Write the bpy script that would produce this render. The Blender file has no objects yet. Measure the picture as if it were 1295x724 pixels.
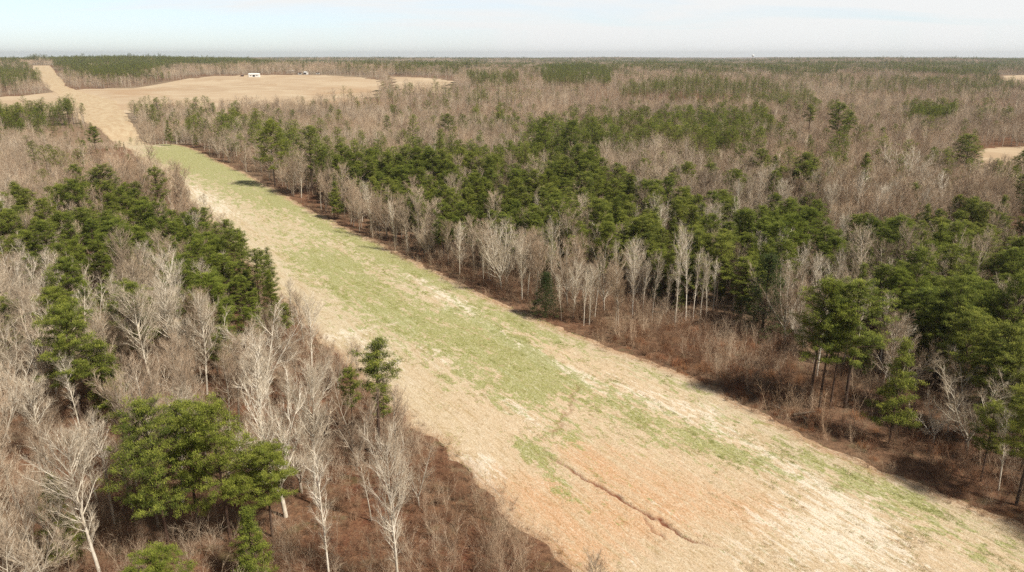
import bpy, math, random
import numpy as np
from mathutils import Vector
C = bpy.context.scene.collection
R = math.radians
rng = np.random.default_rng(7)
random.seed(7)

# ------------------------------------------------------------------ camera, sky, sun, exposure
PITCH = 17.35; CAMH = 50.0; LENS = 26.0
cam_d = bpy.data.cameras.new('camera'); cam_d.lens = LENS; cam_d.sensor_width = 36; cam_d.clip_end = 60000; cam_d.clip_start = 0.5
cam = bpy.data.objects.new('camera', cam_d); C.objects.link(cam)
cam.location = (0, 0, CAMH); cam.rotation_euler = (R(90 - PITCH), R(0.0), 0)
bpy.context.scene.camera = cam

SUN_EL, SUN_AZ = 50.0, 122.0          # azimuth clockwise from +Y (the view direction): from the right, a little behind
w = bpy.data.worlds.new('World'); bpy.context.scene.world = w; w.use_nodes = True
nt = w.node_tree; nt.nodes.clear()
def N(t, kind, **kw):
    n = t.nodes.new(kind)
    for k, v in kw.items():
        if k.startswith('i_'):
            key = k[2:]; key = int(key) if key.isdigit() else key.replace('_', ' ')
            n.inputs[key].default_value = v
        else: setattr(n, k, v)
    return n
out = N(nt, 'ShaderNodeOutputWorld'); bg = N(nt, 'ShaderNodeBackground'); nt.links.new(bg.outputs[0], out.inputs[0])
sky = N(nt, 'ShaderNodeTexSky', sky_type='NISHITA', sun_disc=False, sun_elevation=R(SUN_EL), sun_rotation=R(SUN_AZ), altitude=100, air_density=1.0, dust_density=0.4, ozone_density=1.0)
tc = N(nt, 'ShaderNodeTexCoord'); sep = N(nt, 'ShaderNodeSeparateXYZ'); nt.links.new(tc.outputs['Generated'], sep.inputs[0])
# thin high cloud: the view direction projected on a flat layer
mx = N(nt, 'ShaderNodeMath', operation='MAXIMUM', i_1=0.03); nt.links.new(sep.outputs[2], mx.inputs[0])
ad = N(nt, 'ShaderNodeMath', operation='ADD', i_1=0.10); nt.links.new(mx.outputs[0], ad.inputs[0])
dv = N(nt, 'ShaderNodeVectorMath', operation='DIVIDE'); nt.links.new(tc.outputs['Generated'], dv.inputs[0])
cb = N(nt, 'ShaderNodeCombineXYZ'); [nt.links.new(ad.outputs[0], cb.inputs[i]) for i in range(3)]; nt.links.new(cb.outputs[0], dv.inputs[1])
mp = N(nt, 'ShaderNodeMapping'); mp.inputs['Scale'].default_value = (0.35, 0.8, 0.0); mp.inputs['Location'].default_value = (3.1, 0.4, 0); mp.inputs['Rotation'].default_value = (0, 0, R(-14)); nt.links.new(dv.outputs[0], mp.inputs[0])
nz = N(nt, 'ShaderNodeTexNoise'); nz.inputs['Scale'].default_value = 0.9; nz.inputs['Detail'].default_value = 7; nz.inputs['Roughness'].default_value = 0.55; nz.inputs['Distortion'].default_value = 0.5
nt.links.new(mp.outputs[0], nz.inputs['Vector'])
# cloudier to the right
mr = N(nt, 'ShaderNodeMapRange'); mr.inputs[1].default_value = -0.62; mr.inputs[2].default_value = 0.25; mr.inputs[3].default_value = -0.18; mr.inputs[4].default_value = 0.15
nt.links.new(sep.outputs[0], mr.inputs[0])
sm = N(nt, 'ShaderNodeMath', operation='ADD'); nt.links.new(nz.outputs[0], sm.inputs[0]); nt.links.new(mr.outputs[0], sm.inputs[1])
cr = N(nt, 'ShaderNodeValToRGB'); cr.color_ramp.elements[0].position = 0.44; cr.color_ramp.elements[0].color = (0.45, 0.45, 0.45, 1); cr.color_ramp.elements[1].position = 0.62; cr.color_ramp.elements[1].color = (0.97, 0.97, 0.97, 1)
nt.links.new(sm.outputs[0], cr.inputs[0])
sc_ = N(nt, 'ShaderNodeVectorMath', operation='SCALE'); sc_.inputs['Scale'].default_value = 0.128; nt.links.new(sky.outputs[0], sc_.inputs[0])
mixw = N(nt, 'ShaderNodeMix', data_type='RGBA'); nt.links.new(cr.outputs[0], mixw.inputs[0]); tint = N(nt, 'ShaderNodeVectorMath', operation='MULTIPLY'); tint.inputs[1].default_value = (0.86, 1.02, 1.30); nt.links.new(sc_.outputs[0], tint.inputs[0]); nt.links.new(tint.outputs[0], mixw.inputs[6]); mixw.inputs[7].default_value = (0.835, 0.84, 0.835, 1)
hz_ = N(nt, 'ShaderNodeMapRange'); hz_.inputs[1].default_value = 0.08; hz_.inputs[2].default_value = 0.24; hz_.inputs[3].default_value = 0.86; hz_.inputs[4].default_value = 0.24; nt.links.new(sep.outputs[2], hz_.inputs[0])
nt.links.new(mixw.outputs[2], bg.inputs[0]); nt.links.new(hz_.outputs[0], bg.inputs[1])

sd = bpy.data.lights.new('sun', 'SUN'); sd.energy = 5.0; sd.angle = R(5.0); sd.color = (1, 0.93, 0.82)
so = bpy.data.objects.new('sun', sd); C.objects.link(so)
sv = Vector((math.sin(R(SUN_AZ)) * math.cos(R(SUN_EL)), math.cos(R(SUN_AZ)) * math.cos(R(SUN_EL)), math.sin(R(SUN_EL))))
so.rotation_euler = sv.to_track_quat('Z', 'Y').to_euler(); so.location = (0, 0, 120)
vs = bpy.context.scene.view_settings; vs.view_transform = 'Standard'; vs.look = 'None'; vs.gamma = 1; vs.exposure = 0.37; vs.use_curve_mapping = False
cy = bpy.context.scene.cycles; cy.use_denoising = False; cy.sample_clamp_indirect = 2.5; cy.max_bounces = 6; cy.diffuse_bounces = 3; cy.glossy_bounces = 2; cy.transmission_bounces = 2; cy.volume_bounces = 1

# ------------------------------------------------------------------ terrain, projection
F = LENS / 36 * 1295
sp, cp = math.sin(R(PITCH)), math.cos(R(PITCH))
def hsh(i, j, s):
    v = np.sin(i * 127.1 + j * 311.7 + s * 74.7) * 43758.5453
    return v - np.floor(v)
def vn(x, y, s=0):
    i, j = np.floor(x), np.floor(y); a, b = x - i, y - j
    a = a * a * (3 - 2 * a); b = b * b * (3 - 2 * b)
    return (hsh(i, j, s) * (1 - a) + hsh(i + 1, j, s) * a) * (1 - b) + (hsh(i, j + 1, s) * (1 - a) + hsh(i + 1, j + 1, s) * a) * b
def fbm(x, y, s=0, o=4):
    r = 0; a = 0.5
    for k in range(o): r = r + a * vn(x, y, s + k); x = x * 2.03; y = y * 2.03; a *= 0.5
    return r
SD = np.array([math.sin(R(-31.9)), math.cos(R(-31.9))])            # direction of the cleared strip
def H(x, y):
    x = np.asarray(x, float); y = np.asarray(y, float)
    v = x * SD[0] + y * SD[1]
    g = lambda cx, cy_, s, a: a * np.exp(-((x - cx) ** 2 + (y - cy_) ** 2) / (2 * s * s))
    h = g(-430, 1560, 420, 15) + g(-1500, 2700, 620, 30) + g(900, 2400, 700, 8) + g(2500, 4200, 900, 15)
    h = h - 7.0 * np.exp(-((v - 545) / 45.0) ** 2)
    d = np.hypot(x, y)
    h = h + (vn(x / 45, y / 45, 3) - 0.5) * 0.4 + (vn(x / 260, y / 260, 5) - 0.5) * 8 * np.clip((d - 500) / 900, 0, 1)
    h = h + (vn(x / 900, y / 900, 9) - 0.4) * 24 * np.clip((d - 1900) / 3000, 0, 1)
    return h
def project(x, y, z):
    x = np.asarray(x, float); y = np.asarray(y, float); z = np.asarray(z, float) - CAMH
    zc = y * cp - z * sp; yc = y * sp + z * cp
    zc = np.where(zc < 1, 1, zc)
    return 647.5 + F * x / zc, 362 - F * yc / zc
def at(px, py, dz=0.0):                                             # the ground point seen at a place of the photograph
    dx = (px - 647.5) / F; dy = (362 - py) / F
    d = np.array([dx, cp + dy * sp, dy * cp - sp])
    t = 30.0
    for _ in range(4000):
        p = d * t
        if CAMH + p[2] <= float(H(p[0], p[1])) + dz: break
        t += max(0.25, t * 0.003)
    return p[0], p[1]
def inpoly(px, py, poly):
    r = np.zeros(np.shape(px), bool); n = len(poly)
    for i in range(n):
        x1, y1 = poly[i]; x2, y2 = poly[(i + 1) % n]
        if y1 == y2: continue
        c = ((y1 > py) != (y2 > py)) & (px < (x2 - x1) * (py - y1) / (y2 - y1) + x1)
        r ^= c
    return r

# strip edges as offsets u(v) across the strip axis
SN = np.array([SD[1], -SD[0]])
def uv_of(x, y): return x * SN[0] + y * SN[1], x * SD[0] + y * SD[1]
def edge(pts):
    a = np.array([uv_of(*at(*p)) for p in pts]); a = a[np.argsort(a[:, 1])]
    return a
EL = edge([(42, 89), (57, 110), (70, 118), (95, 150), (140, 178), (172, 200), (236, 262), (300, 328), (402, 430), (470, 490), (560, 575), (640, 650), (715, 728)])
ER = edge([(68, 89), (84, 110), (146, 128), (178, 176), (250, 190), (333, 231), (430, 284), (560, 349), (650, 386), (770, 438), (900, 492), (1000, 541), (1100, 587), (1200, 632), (1295, 668)])
def eL(v): return np.interp(v, EL[:, 1], EL[:, 0])
def eR(v): return np.interp(v, ER[:, 1], ER[:, 0])
def in_strip(x, y, m=0.0):
    u, v = uv_of(x, y)
    return (u > eL(v) - m) & (u < eR(v) + m) & (v > -60) & (v < 2600)

# ------------------------------------------------------------------ helpers for objects
def tag(o, label=None, cat=None, group=None, kind=None):
    for k, v in (('label', label), ('category', cat), ('group', group), ('kind', kind)):
        if v: o[k] = v
    return o
def mesh_np(name, v, f, mats, midx=None, smooth=False):
    """v (n,3) array, f list of faces or (m,3)/(m,4) array"""
    me = bpy.data.meshes.new(name)
    v = np.asarray(v, np.float32); f = np.asarray(f, np.int32)
    k = f.shape[1]
    me.vertices.add(len(v)); me.vertices.foreach_set('co', v.ravel())
    me.loops.add(f.size); me.loops.foreach_set('vertex_index', f.ravel())
    me.polygons.add(len(f)); me.polygons.foreach_set('loop_start', np.arange(0, f.size, k, dtype=np.int32))
    for m in mats: me.materials.append(m)
    if midx is not None: me.polygons.foreach_set('material_index', np.asarray(midx, np.int32))
    me.update(calc_edges=True)
    me.polygons.foreach_set('use_smooth', np.full(len(f), smooth))
    return me
def link(name, me, parent=None):
    o = bpy.data.objects.new(name, me); C.objects.link(o)
    if parent: o.parent = parent
    return o
def fattr(me, name, arr):
    a = me.attributes.new(name, 'FLOAT', 'POINT'); a.data.foreach_set('value', np.asarray(arr, np.float32))

# ------------------------------------------------------------------ materials
def mat(name):
    m = bpy.data.materials.new(name); m.use_nodes = True; t = m.node_tree
    b = t.nodes['Principled BSDF']; b.inputs['Roughness'].default_value = 0.9; b.inputs['Specular IOR Level'].default_value = 0.15
    return m, t, b
def L(t, a, b): t.links.new(a, b)
def noise(t, vec, scale, detail=4, rough=0.6, dist=0.0):
    n = N(t, 'ShaderNodeTexNoise'); n.inputs['Scale'].default_value = scale; n.inputs['Detail'].default_value = detail
    n.inputs['Roughness'].default_value = rough; n.inputs['Distortion'].default_value = dist
    if vec is not None: L(t, vec, n.inputs['Vector'])
    return n.outputs[0]
def ramp(t, fac, a, b, ca=(0, 0, 0, 1), cb_=(1, 1, 1, 1)):
    n = N(t, 'ShaderNodeValToRGB'); e = n.color_ramp.elements
    e[0].position = a; e[0].color = ca; e[1].position = b; e[1].color = cb_; L(t, fac, n.inputs[0]); return n.outputs[0]
def mix(t, fac, a, b, blend='MIX'):
    n = N(t, 'ShaderNodeMix', data_type='RGBA', blend_type=blend)
    for s, v in ((0, fac), (6, a), (7, b)):
        if isinstance(v, (int, float, tuple)): n.inputs[s].default_value = v if not isinstance(v, tuple) else (*v, 1)
        else: L(t, v, n.inputs[s])
    return n.outputs[2]
def math_(t, op, a, b=None):
    n = N(t, 'ShaderNodeMath', operation=op)
    for i, v in ((0, a), (1, b)):
        if v is None: continue
        if isinstance(v, (int, float)): n.inputs[i].default_value = v
        else: L(t, v, n.inputs[i])
    return n.outputs[0]
def attr(t, name):
    n = N(t, 'ShaderNodeAttribute', attribute_name=name); return n.outputs['Fac']
def bump(t, b, hgt, strength=0.5, dist=0.1):
    n = N(t, 'ShaderNodeBump'); n.inputs['Strength'].default_value = strength; n.inputs['Distance'].default_value = dist
    L(t, hgt, n.inputs['Height']); L(t, n.outputs[0], b.inputs['Normal'])

def bark_mat(name, c1, c2, zone=True):
    m, t, b = mat(name)
    oi = N(t, 'ShaderNodeObjectInfo'); tc = N(t, 'ShaderNodeTexCoord')
    base = mix(t, oi.outputs['Random'], c1, c2)
    nn = noise(t, tc.outputs['Object'], 1.6, 3)
    base = mix(t, ramp(t, nn, 0.38, 0.62), base, mix(t, 0.5, base, c2, 'MULTIPLY'))
    if zone:                                                        # kinds of wood change in patches over the land
        pz = noise(t, oi.outputs['Location'], 0.012, 2)
        base = mix(t, ramp(t, pz, 0.42, 0.6), base, mix(t, 0.75, base, (1.0, 0.88, 0.80), 'MULTIPLY'))
        pz2 = noise(t, oi.outputs['Location'], 0.021, 2)
        base = mix(t, ramp(t, pz2, 0.5, 0.62), base, mix(t, 0.7, base, (0.88, 0.86, 0.80), 'MULTIPLY'))
    L(t, base, b.inputs['Base Color']); return m
M_trunk = bark_mat('pale_bark', (0.66, 0.60, 0.50), (0.38, 0.325, 0.26), False)
M_limb = bark_mat('limb_bark', (0.66, 0.58, 0.46), (0.36, 0.29, 0.22), False)
M_twig = bark_mat('twig_bark', (0.63, 0.525, 0.40), (0.38, 0.29, 0.205))
M_wtrunk = bark_mat('white_bark', (0.82, 0.76, 0.66), (0.60, 0.54, 0.44), False)
M_wtwig = bark_mat('pale_twigs', (0.66, 0.58, 0.46), (0.50, 0.42, 0.32), False)
M_brush = bark_mat('brush_stem', (0.36, 0.24, 0.155), (0.24, 0.135, 0.085))
M_sedge = bark_mat('dry_sedge', (0.46, 0.27, 0.14), (0.40, 0.20, 0.11))
M_pbark = bark_mat('pine_bark', (0.14, 0.085, 0.06), (0.10, 0.07, 0.055), False)
def needle_mat(name, ca, cb_, cc):
    m, t, b = mat(name)
    oi = N(t, 'ShaderNodeObjectInfo')
    base = mix(t, oi.outputs['Random'], ca, cb_)
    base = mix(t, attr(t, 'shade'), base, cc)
    pz = noise(t, oi.outputs['Location'], 0.02, 2)
    base = mix(t, ramp(t, pz, 0.4, 0.6), base, mix(t, 1.0, base, (0.80, 0.88, 0.75), 'MULTIPLY'))
    L(t, base, b.inputs['Base Color']); b.inputs['Roughness'].default_value = 0.7
    tr = N(t, 'ShaderNodeBsdfTranslucent'); L(t, base, tr.inputs[0])
    ms = N(t, 'ShaderNodeMixShader'); ms.inputs[0].default_value = 0.25; L(t, b.outputs[0], ms.inputs[1]); L(t, tr.outputs[0], ms.inputs[2])
    L(t, ms.outputs[0], t.nodes['Material Output'].inputs[0]); return m
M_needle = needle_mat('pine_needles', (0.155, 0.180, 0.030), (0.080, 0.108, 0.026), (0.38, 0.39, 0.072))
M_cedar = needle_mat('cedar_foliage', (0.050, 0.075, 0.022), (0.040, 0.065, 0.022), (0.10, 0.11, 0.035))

# ground under the trees
m, t, b = mat('leaf_litter'); M_floor = m
tc = N(t, 'ShaderNodeTexCoord'); P = tc.outputs['Object']
c = mix(t, ramp(t, noise(t, P, 0.09, 4), 0.4, 0.62), (0.17, 0.068, 0.038), (0.145, 0.085, 0.05))
c = mix(t, ramp(t, noise(t, P, 1.3, 6, 0.7), 0.42, 0.66), c, (0.27, 0.145, 0.08))
c = mix(t, ramp(t, noise(t, P, 4.0, 5, 0.8), 0.35, 0.55), mix(t, 1.0, c, (0.45, 0.42, 0.4), 'MULTIPLY'), c)
c = mix(t, math_(t, 'MULTIPLY', ramp(t, noise(t, P, 0.35, 5, 0.7), 0.55, 0.68), 0.7), c, (0.25, 0.19, 0.115))
c = mix(t, math_(t, 'MULTIPLY', ramp(t, noise(t, P, 0.22, 4, 0.6), 0.58, 0.66), 0.6), c, (0.11, 0.10, 0.045))
c = mix(t, ramp(t, noise(t, P, 0.004, 3), 0.4, 0.6), c, (0.24, 0.18, 0.12))
L(t, c, b.inputs['Base Color']); bump(t, b, noise(t, P, 3.0, 8, 0.75), 0.8, 0.25)
# the mown strip
m, t, b = mat('strip_soil_and_grass'); M_strip = m
uvn = N(t, 'ShaderNodeUVMap'); uvn.uv_map = 'UVMap'
def mapped(sx, sy):
    n = N(t, 'ShaderNodeMapping'); n.inputs['Scale'].default_value = (sx, sy, 1); L(t, uvn.outputs[0], n.inputs[0]); return n.outputs[0]
fine = noise(t, mapped(1.3, 0.55), 1.0, 9, 0.78, 0.6)
mid = noise(t, mapped(0.22, 0.06), 1.0, 6, 0.65, 0.8)
streak = noise(t, mapped(0.9, 0.075), 1.0, 6, 0.66, 0.9)
tiny = noise(t, mapped(5, 3.2), 1.0, 5, 0.8)
c = mix(t, ramp(t, mid, 0.38, 0.62), (0.49, 0.38, 0.24), (0.55, 0.46, 0.32))
c = mix(t, ramp(t, streak, 0.38, 0.66), c, (0.56, 0.475, 0.345))
c = mix(t, math_(t, 'MULTIPLY', attr(t, 'pink'), 0.8), c, (0.60, 0.445, 0.295))
cl = math_(t, 'ADD', attr(t, 'clay'), math_(t, 'MULTIPLY', math_(t, 'SUBTRACT', mid, 0.5), 1.5))
cl = math_(t, 'ADD', cl, math_(t, 'MULTIPLY', math_(t, 'SUBTRACT', streak, 0.5), 2.0))
c = mix(t, math_(t, 'MULTIPLY', ramp(t, cl, 0.3, 0.85), 0.85), c, (0.57, 0.34, 0.19))
ws = math_(t, 'ADD', attr(t, 'straw'), math_(t, 'MULTIPLY', math_(t, 'SUBTRACT', streak, 0.5), 3.4))
sandp = noise(t, mapped(0.40, 0.16), 3.7, 6, 0.7, 0.9)
ws = math_(t, 'ADD', ws, math_(t, 'MULTIPLY', math_(t, 'SUBTRACT', sandp, 0.5), 3.0))
ws = math_(t, 'ADD', ws, math_(t, 'MULTIPLY', math_(t, 'SUBTRACT', fine, 0.5), 1.6))
c = mix(t, math_(t, 'MULTIPLY', ramp(t, ws, 0.45, 0.95), 0.85), c, (0.74, 0.67, 0.56))
gr = math_(t, 'ADD', attr(t, 'green'), math_(t, 'MULTIPLY', math_(t, 'SUBTRACT', fine, 0.5), 2.4))
gr = math_(t, 'ADD', gr, math_(t, 'MULTIPLY', math_(t, 'SUBTRACT', streak, 0.5), 1.8))
gr = math_(t, 'ADD', gr, math_(t, 'MULTIPLY', math_(t, 'SUBTRACT', mid, 0.5), 2.2))
blot = noise(t, mapped(0.55, 0.30), 1.0, 7, 0.72, 0.8)
gr = math_(t, 'ADD', gr, math_(t, 'MULTIPLY', math_(t, 'SUBTRACT', blot, 0.5), 4.2))
gcol = mix(t, ramp(t, tiny, 0.35, 0.65), (0.15, 0.18, 0.042), (0.37, 0.385, 0.125))
c = mix(t, math_(t, 'MULTIPLY', ramp(t, gr, 0.50, 0.88), 0.82), c, gcol)
c = mix(t, math_(t, 'MULTIPLY', attr(t, 'dead'), 0.8), c, mix(t, ramp(t, fine, 0.35, 0.65), (0.30, 0.15, 0.085), (0.46, 0.30, 0.18)))
c = mix(t, math_(t, 'MULTIPLY', ramp(t, noise(t, mapped(3.1, 1.6), 1.0, 6, 0.8, 1.0), 0.50, 0.62), 0.55), c, (0.76, 0.68, 0.52))
c = mix(t, ramp(t, tiny, 0.34, 0.50), mix(t, 1.0, c, (0.50, 0.47, 0.36), 'MULTIPLY'), c)
c = mix(t, ramp(t, fine, 0.34, 0.47), mix(t, 1.0, c, (0.72, 0.68, 0.58), 'MULTIPLY'), c)
st2 = noise(t, mapped(2.6, 0.16), 1.0, 5, 0.7, 1.2)
c = mix(t, ramp(t, st2, 0.36, 0.47), mix(t, 1.0, c, (0.84, 0.80, 0.70), 'MULTIPLY'), c)
c = mix(t, math_(t, 'MULTIPLY', ramp(t, st2, 0.60, 0.68), 0.4), c, (0.78, 0.70, 0.56))
c = mix(t, attr(t, 'gully'), c, (0.17, 0.050, 0.024))
c = mix(t, attr(t, 'farfield'), c, mix(t, ramp(t, mid, 0.4, 0.6), (0.42, 0.30, 0.18), (0.52, 0.41, 0.27)))
L(t, c, b.inputs['Base Color']); bump(t, b, math_(t, 'ADD', fine, tiny), 0.9, 0.12)
# hay fields
m, t, b = mat('dry_pasture'); M_field = m
tc = N(t, 'ShaderNodeTexCoord'); P = tc.outputs['Object']
c = mix(t, ramp(t, noise(t, P, 0.006, 5, 0.6, 0.6), 0.4, 0.62), (0.47, 0.36, 0.24), (0.40, 0.29, 0.185))
c = mix(t, ramp(t, noise(t, P, 0.03, 5, 0.6, 0.5), 0.45, 0.7), c, (0.52, 0.42, 0.29))
c = mix(t, ramp(t, noise(t, P, 0.004, 5, 0.6, 1.5), 0.55, 0.7), c, (0.40, 0.27, 0.16))
L(t, c, b.inputs['Base Color'])
def flat_mat(name, col, rough=0.7, metal=0.0, var=0.12):
    m, t, b = mat(name); tc = N(t, 'ShaderNodeTexCoord')
    n = noise(t, tc.outputs['Object'], 0.8, 4)
    L(t, mix(t, ramp(t, n, 0.35, 0.65), tuple(x * (1 - var) for x in col), col), b.inputs['Base Color'])
    b.inputs['Roughness'].default_value = rough; b.inputs['Metallic'].default_value = metal; return m
M_white = flat_mat('white_sheet_metal', (0.82, 0.82, 0.8), 0.5)
M_roof = flat_mat('pale_roof', (0.75, 0.74, 0.72), 0.5)
M_broof = flat_mat('brown_shingles', (0.22, 0.15, 0.11))
M_brick = flat_mat('brick_wall', (0.42, 0.26, 0.18))
M_dark = flat_mat('dark_opening', (0.04, 0.04, 0.045), 0.3)
M_log = flat_mat('grey_dead_wood', (0.23, 0.18, 0.135), 0.9, var=0.5)

# ------------------------------------------------------------------ cleared strip
vv = [0.0]
while vv[-1] < 2500: vv.append(vv[-1] + (0.3 if vv[-1] < 190 else min(0.3 * 1.02 ** ((vv[-1] - 190) / 4), 12)))
vv = np.array(vv) + 8; ns = 230; ss = np.linspace(0, 1, ns)
V, S = np.meshgrid(vv, ss, indexing='ij')
rag = lambda v, s: (fbm(v / 3.5, v * 0 + s, s, 4) - 0.47) * 3.0 + (vn(v / 16, v * 0 + s, s) - 0.5) * 2.0
U0 = eL(V) + rag(V, 11) ; U1 = eR(V) + rag(V, 23)
U = U0 + (U1 - U0) * S
X = U * SN[0] + V * SD[0]; Y = U * SN[1] + V * SD[1]
Z0 = H(X, Y); edge_d = np.minimum(S, 1 - S) * (U1 - U0)
Z = Z0 + 0.06 + 0.0006 * np.maximum(0, V - 200) + (fbm(X / 1.5, Y / 1.5, 31, 3) - 0.45) * 0.10
# wheel ruts running along the strip
for k, (uf, amp) in enumerate(((0.70, .07), (0.735, .07), (0.28, .05), (0.315, .05), (0.5, .04), (0.535, .04), (0.86, .05), (0.895, .05))):
    uc = U0 + (U1 - U0) * uf + (vn(V / 25, V * 0 + k // 2, 40) - 0.5) * 4
    Z -= amp * np.exp(-((U - uc) / 0.28) ** 2)
PX, PY = project(X, Y, Z0)
def seg_dist(pts, jit=0.0):
    W = [at(*p) for p in pts]; best = np.full(X.shape, 1e9); along = np.zeros(X.shape)
    Xj = X + (fbm(X / 1.2, Y / 1.2, 71, 3) - .45) * jit; Yj = Y + (fbm(X / 1.2, Y / 1.2, 77, 3) - .45) * jit
    for i in range(len(W) - 1):
        ax, ay = W[i]; bx, by = W[i + 1]; dx, dy = bx - ax, by - ay; l2 = dx * dx + dy * dy
        tt = np.clip(((Xj - ax) * dx + (Yj - ay) * dy) / l2, 0, 1)
        d = np.hypot(Xj - ax - tt * dx, Yj - ay - tt * dy)
        along = np.where(d < best, (i + tt) / (len(W) - 1), along); best = np.minimum(best, d)
    return best, along
gd, al = seg_dist([(668, 568), (712, 588), (745, 610), (778, 628), (812, 650), (842, 664), (864, 681), (890, 690), (925, 700)], 1.1)
gw = 0.10 + 0.10 * np.sin(np.clip(al, 0, 1) * math.pi)
gully = np.exp(-(gd / gw) ** 2) * np.clip(al * 6, 0, 1) * np.clip((1 - al) * 5, 0, 1)
gd2, al2 = seg_dist([(812, 655), (826, 668), (838, 681)], 1.5); g2 = np.exp(-(gd2 / 0.18) ** 2) * 0.6
gd3, al3 = seg_dist([(700, 552), (712, 530), (724, 505), (728, 488)], 2.5); g3 = np.exp(-(gd3 / 0.3) ** 2) * 0.35
gully = np.maximum(np.maximum(gully, g2), g3)
Z -= gully * 0.24
Z = np.where(edge_d < 0.6, np.minimum(Z, Z0 - 0.06 + edge_d * 0.3), Z)
def blob(lst):
    r = np.zeros(X.shape)
    for (cx, cy_, rx, ry, wt) in lst:
        r += wt * np.exp(-(((PX - cx) / rx) ** 2 + ((PY - cy_) / ry) ** 2))
    return r
def tilt(lst):                        # blobs that run along the strip: centre in px, across (m), along (m)
    r = np.zeros(X.shape)
    for (cx, cy_, a, l, wt) in lst:
        uc, vc = uv_of(*at(cx, cy_)); r += wt * np.exp(-(((U - uc) / a) ** 2 + ((V - vc) / l) ** 2))
    return r
green = 0.13 + tilt([(240, 206, 14, 55, 1.0), (215, 195, 14, 30, .5), (300, 240, 10, 50, .55), (345, 262, 6, 40, .4), (400, 318, 12, 35, .35), (420, 340, 10, 26, .5), (480, 385, 9, 20, .6),
    (520, 420, 8, 16, .45), (610, 420, 9, 14, .75), (660, 455, 8, 11, .85), (690, 490, 6, 8, .75), (640, 490, 5, 9, .55), (720, 545, 4, 8, .7), (690, 590, 2.2, 7, .9), (660, 565, 2, 5, .8), (735, 640, 1.8, 5, .45),
    (770, 500, 5, 8, .45), (820, 540, 5, 9, .42), (880, 560, 6, 10, .45), (960, 590, 4, 8, .5), (1150, 650, 4, 5, .45), (1060, 600, 3, 8, .55), (560, 480, 4, 10, .3), (1240, 700, 3, 5, .45), (500, 330, 8, 30, .2)])
green += (0.75 - .3 * np.clip((150 - V) / 40, 0, 1)) * np.exp(-((U1 - U - 4.5) / 2.8) ** 2) * np.clip((520 - V) / 60, 0, 1) * (0.75 + 0.5 * vn(V / 12, V * 0, 91))
green -= 0.35 * np.exp(-((U - U0 - 3) / 6) ** 2); green = np.where(green > 0.1, 0.1 + (green - 0.1) * 1.2, green); green += 0.25 * np.clip((V - 250) / 150, 0, 1)
green -= 0.25 * np.clip((130 - V) / 50, 0, 1)
clay = -0.05 + 0.02 * np.clip((150 - V) / 60, 0, 1) + tilt([(790, 600, 9, 9, .55), (880, 640, 9, 8, .5), (740, 570, 3, 6, .5), (690, 640, 6, 8, .55), (760, 690, 8, 6, .5), (980, 650, 7, 7, .35), (640, 610, 4, 6, .4), (570, 500, 5, 10, .25), (1010, 560, 3, 12, .25), (730, 500, 2, 6, .3), (330, 262, 5, 18, .25)])
straw = -0.12 + tilt([(640, 430, 2.2, 22, .8), (560, 372, 2.4, 26, .75), (720, 470, 2.0, 14, .6), (820, 505, 3, 12, .5), (600, 590, 3.5, 5, .8), (655, 520, 2.2, 8, .65), (380, 420, 5, 14, .3), (470, 440, 4, 12, .35), (280, 262, 6, 30, .55),
    (240, 240, 5, 40, .5), (540, 440, 2.5, 14, .5), (900, 530, 4, 10, .5), (1000, 600, 5, 10, .4), (1100, 680, 9, 9, .55), (1000, 690, 9, 9, .4), (640, 475, 1.5, 9, .5)])
straw = np.where(straw > 0, straw * 1.5, straw)
# the mud bar that crosses the strip
straw += 0.6 * np.exp(-((V - (uv_of(*at(470, 415))[1] + (U - uv_of(*at(470, 415))[0]) * 0.05)) / 2.6) ** 2) * (S < 0.75)
dead = np.exp(-(edge_d / 1.6) ** 2) * 0.9 + np.exp(-((U1 - U) / 2.4) ** 2) * 0.5
far = np.clip((V - 520) / 60, 0, 1) * 0.85
me = mesh_np('cleared_strip', np.stack([X, Y, Z], -1).reshape(-1, 3), (lambda q: np.stack([q[:-1, :-1], q[:-1, 1:], q[1:, 1:], q[1:, :-1]], -1).reshape(-1, 4))(np.arange(X.size).reshape(X.shape)), [M_strip], smooth=True)
pink = 0.75 * np.clip((132 - V + (S - .5) * 55) / 40, 0, 1) * np.clip((U1 - U - 3) / 6, 0, 1)
for n_, a_ in (('pink', pink), ('green', green), ('clay', clay), ('straw', straw), ('dead', np.clip(dead, 0, 1)), ('gully', np.clip(gully, 0, 1)), ('farfield', far)): fattr(me, n_, a_.ravel())
uvl = me.uv_layers.new(name='UVMap'); li = np.empty(len(me.loops), np.int32); me.loops.foreach_get('vertex_index', li)
uvl.data.foreach_set('uv', np.stack([U.ravel()[li], V.ravel()[li]], -1).astype(np.float32).ravel())
tag(link('cleared_strip', me), kind='structure')

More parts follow.
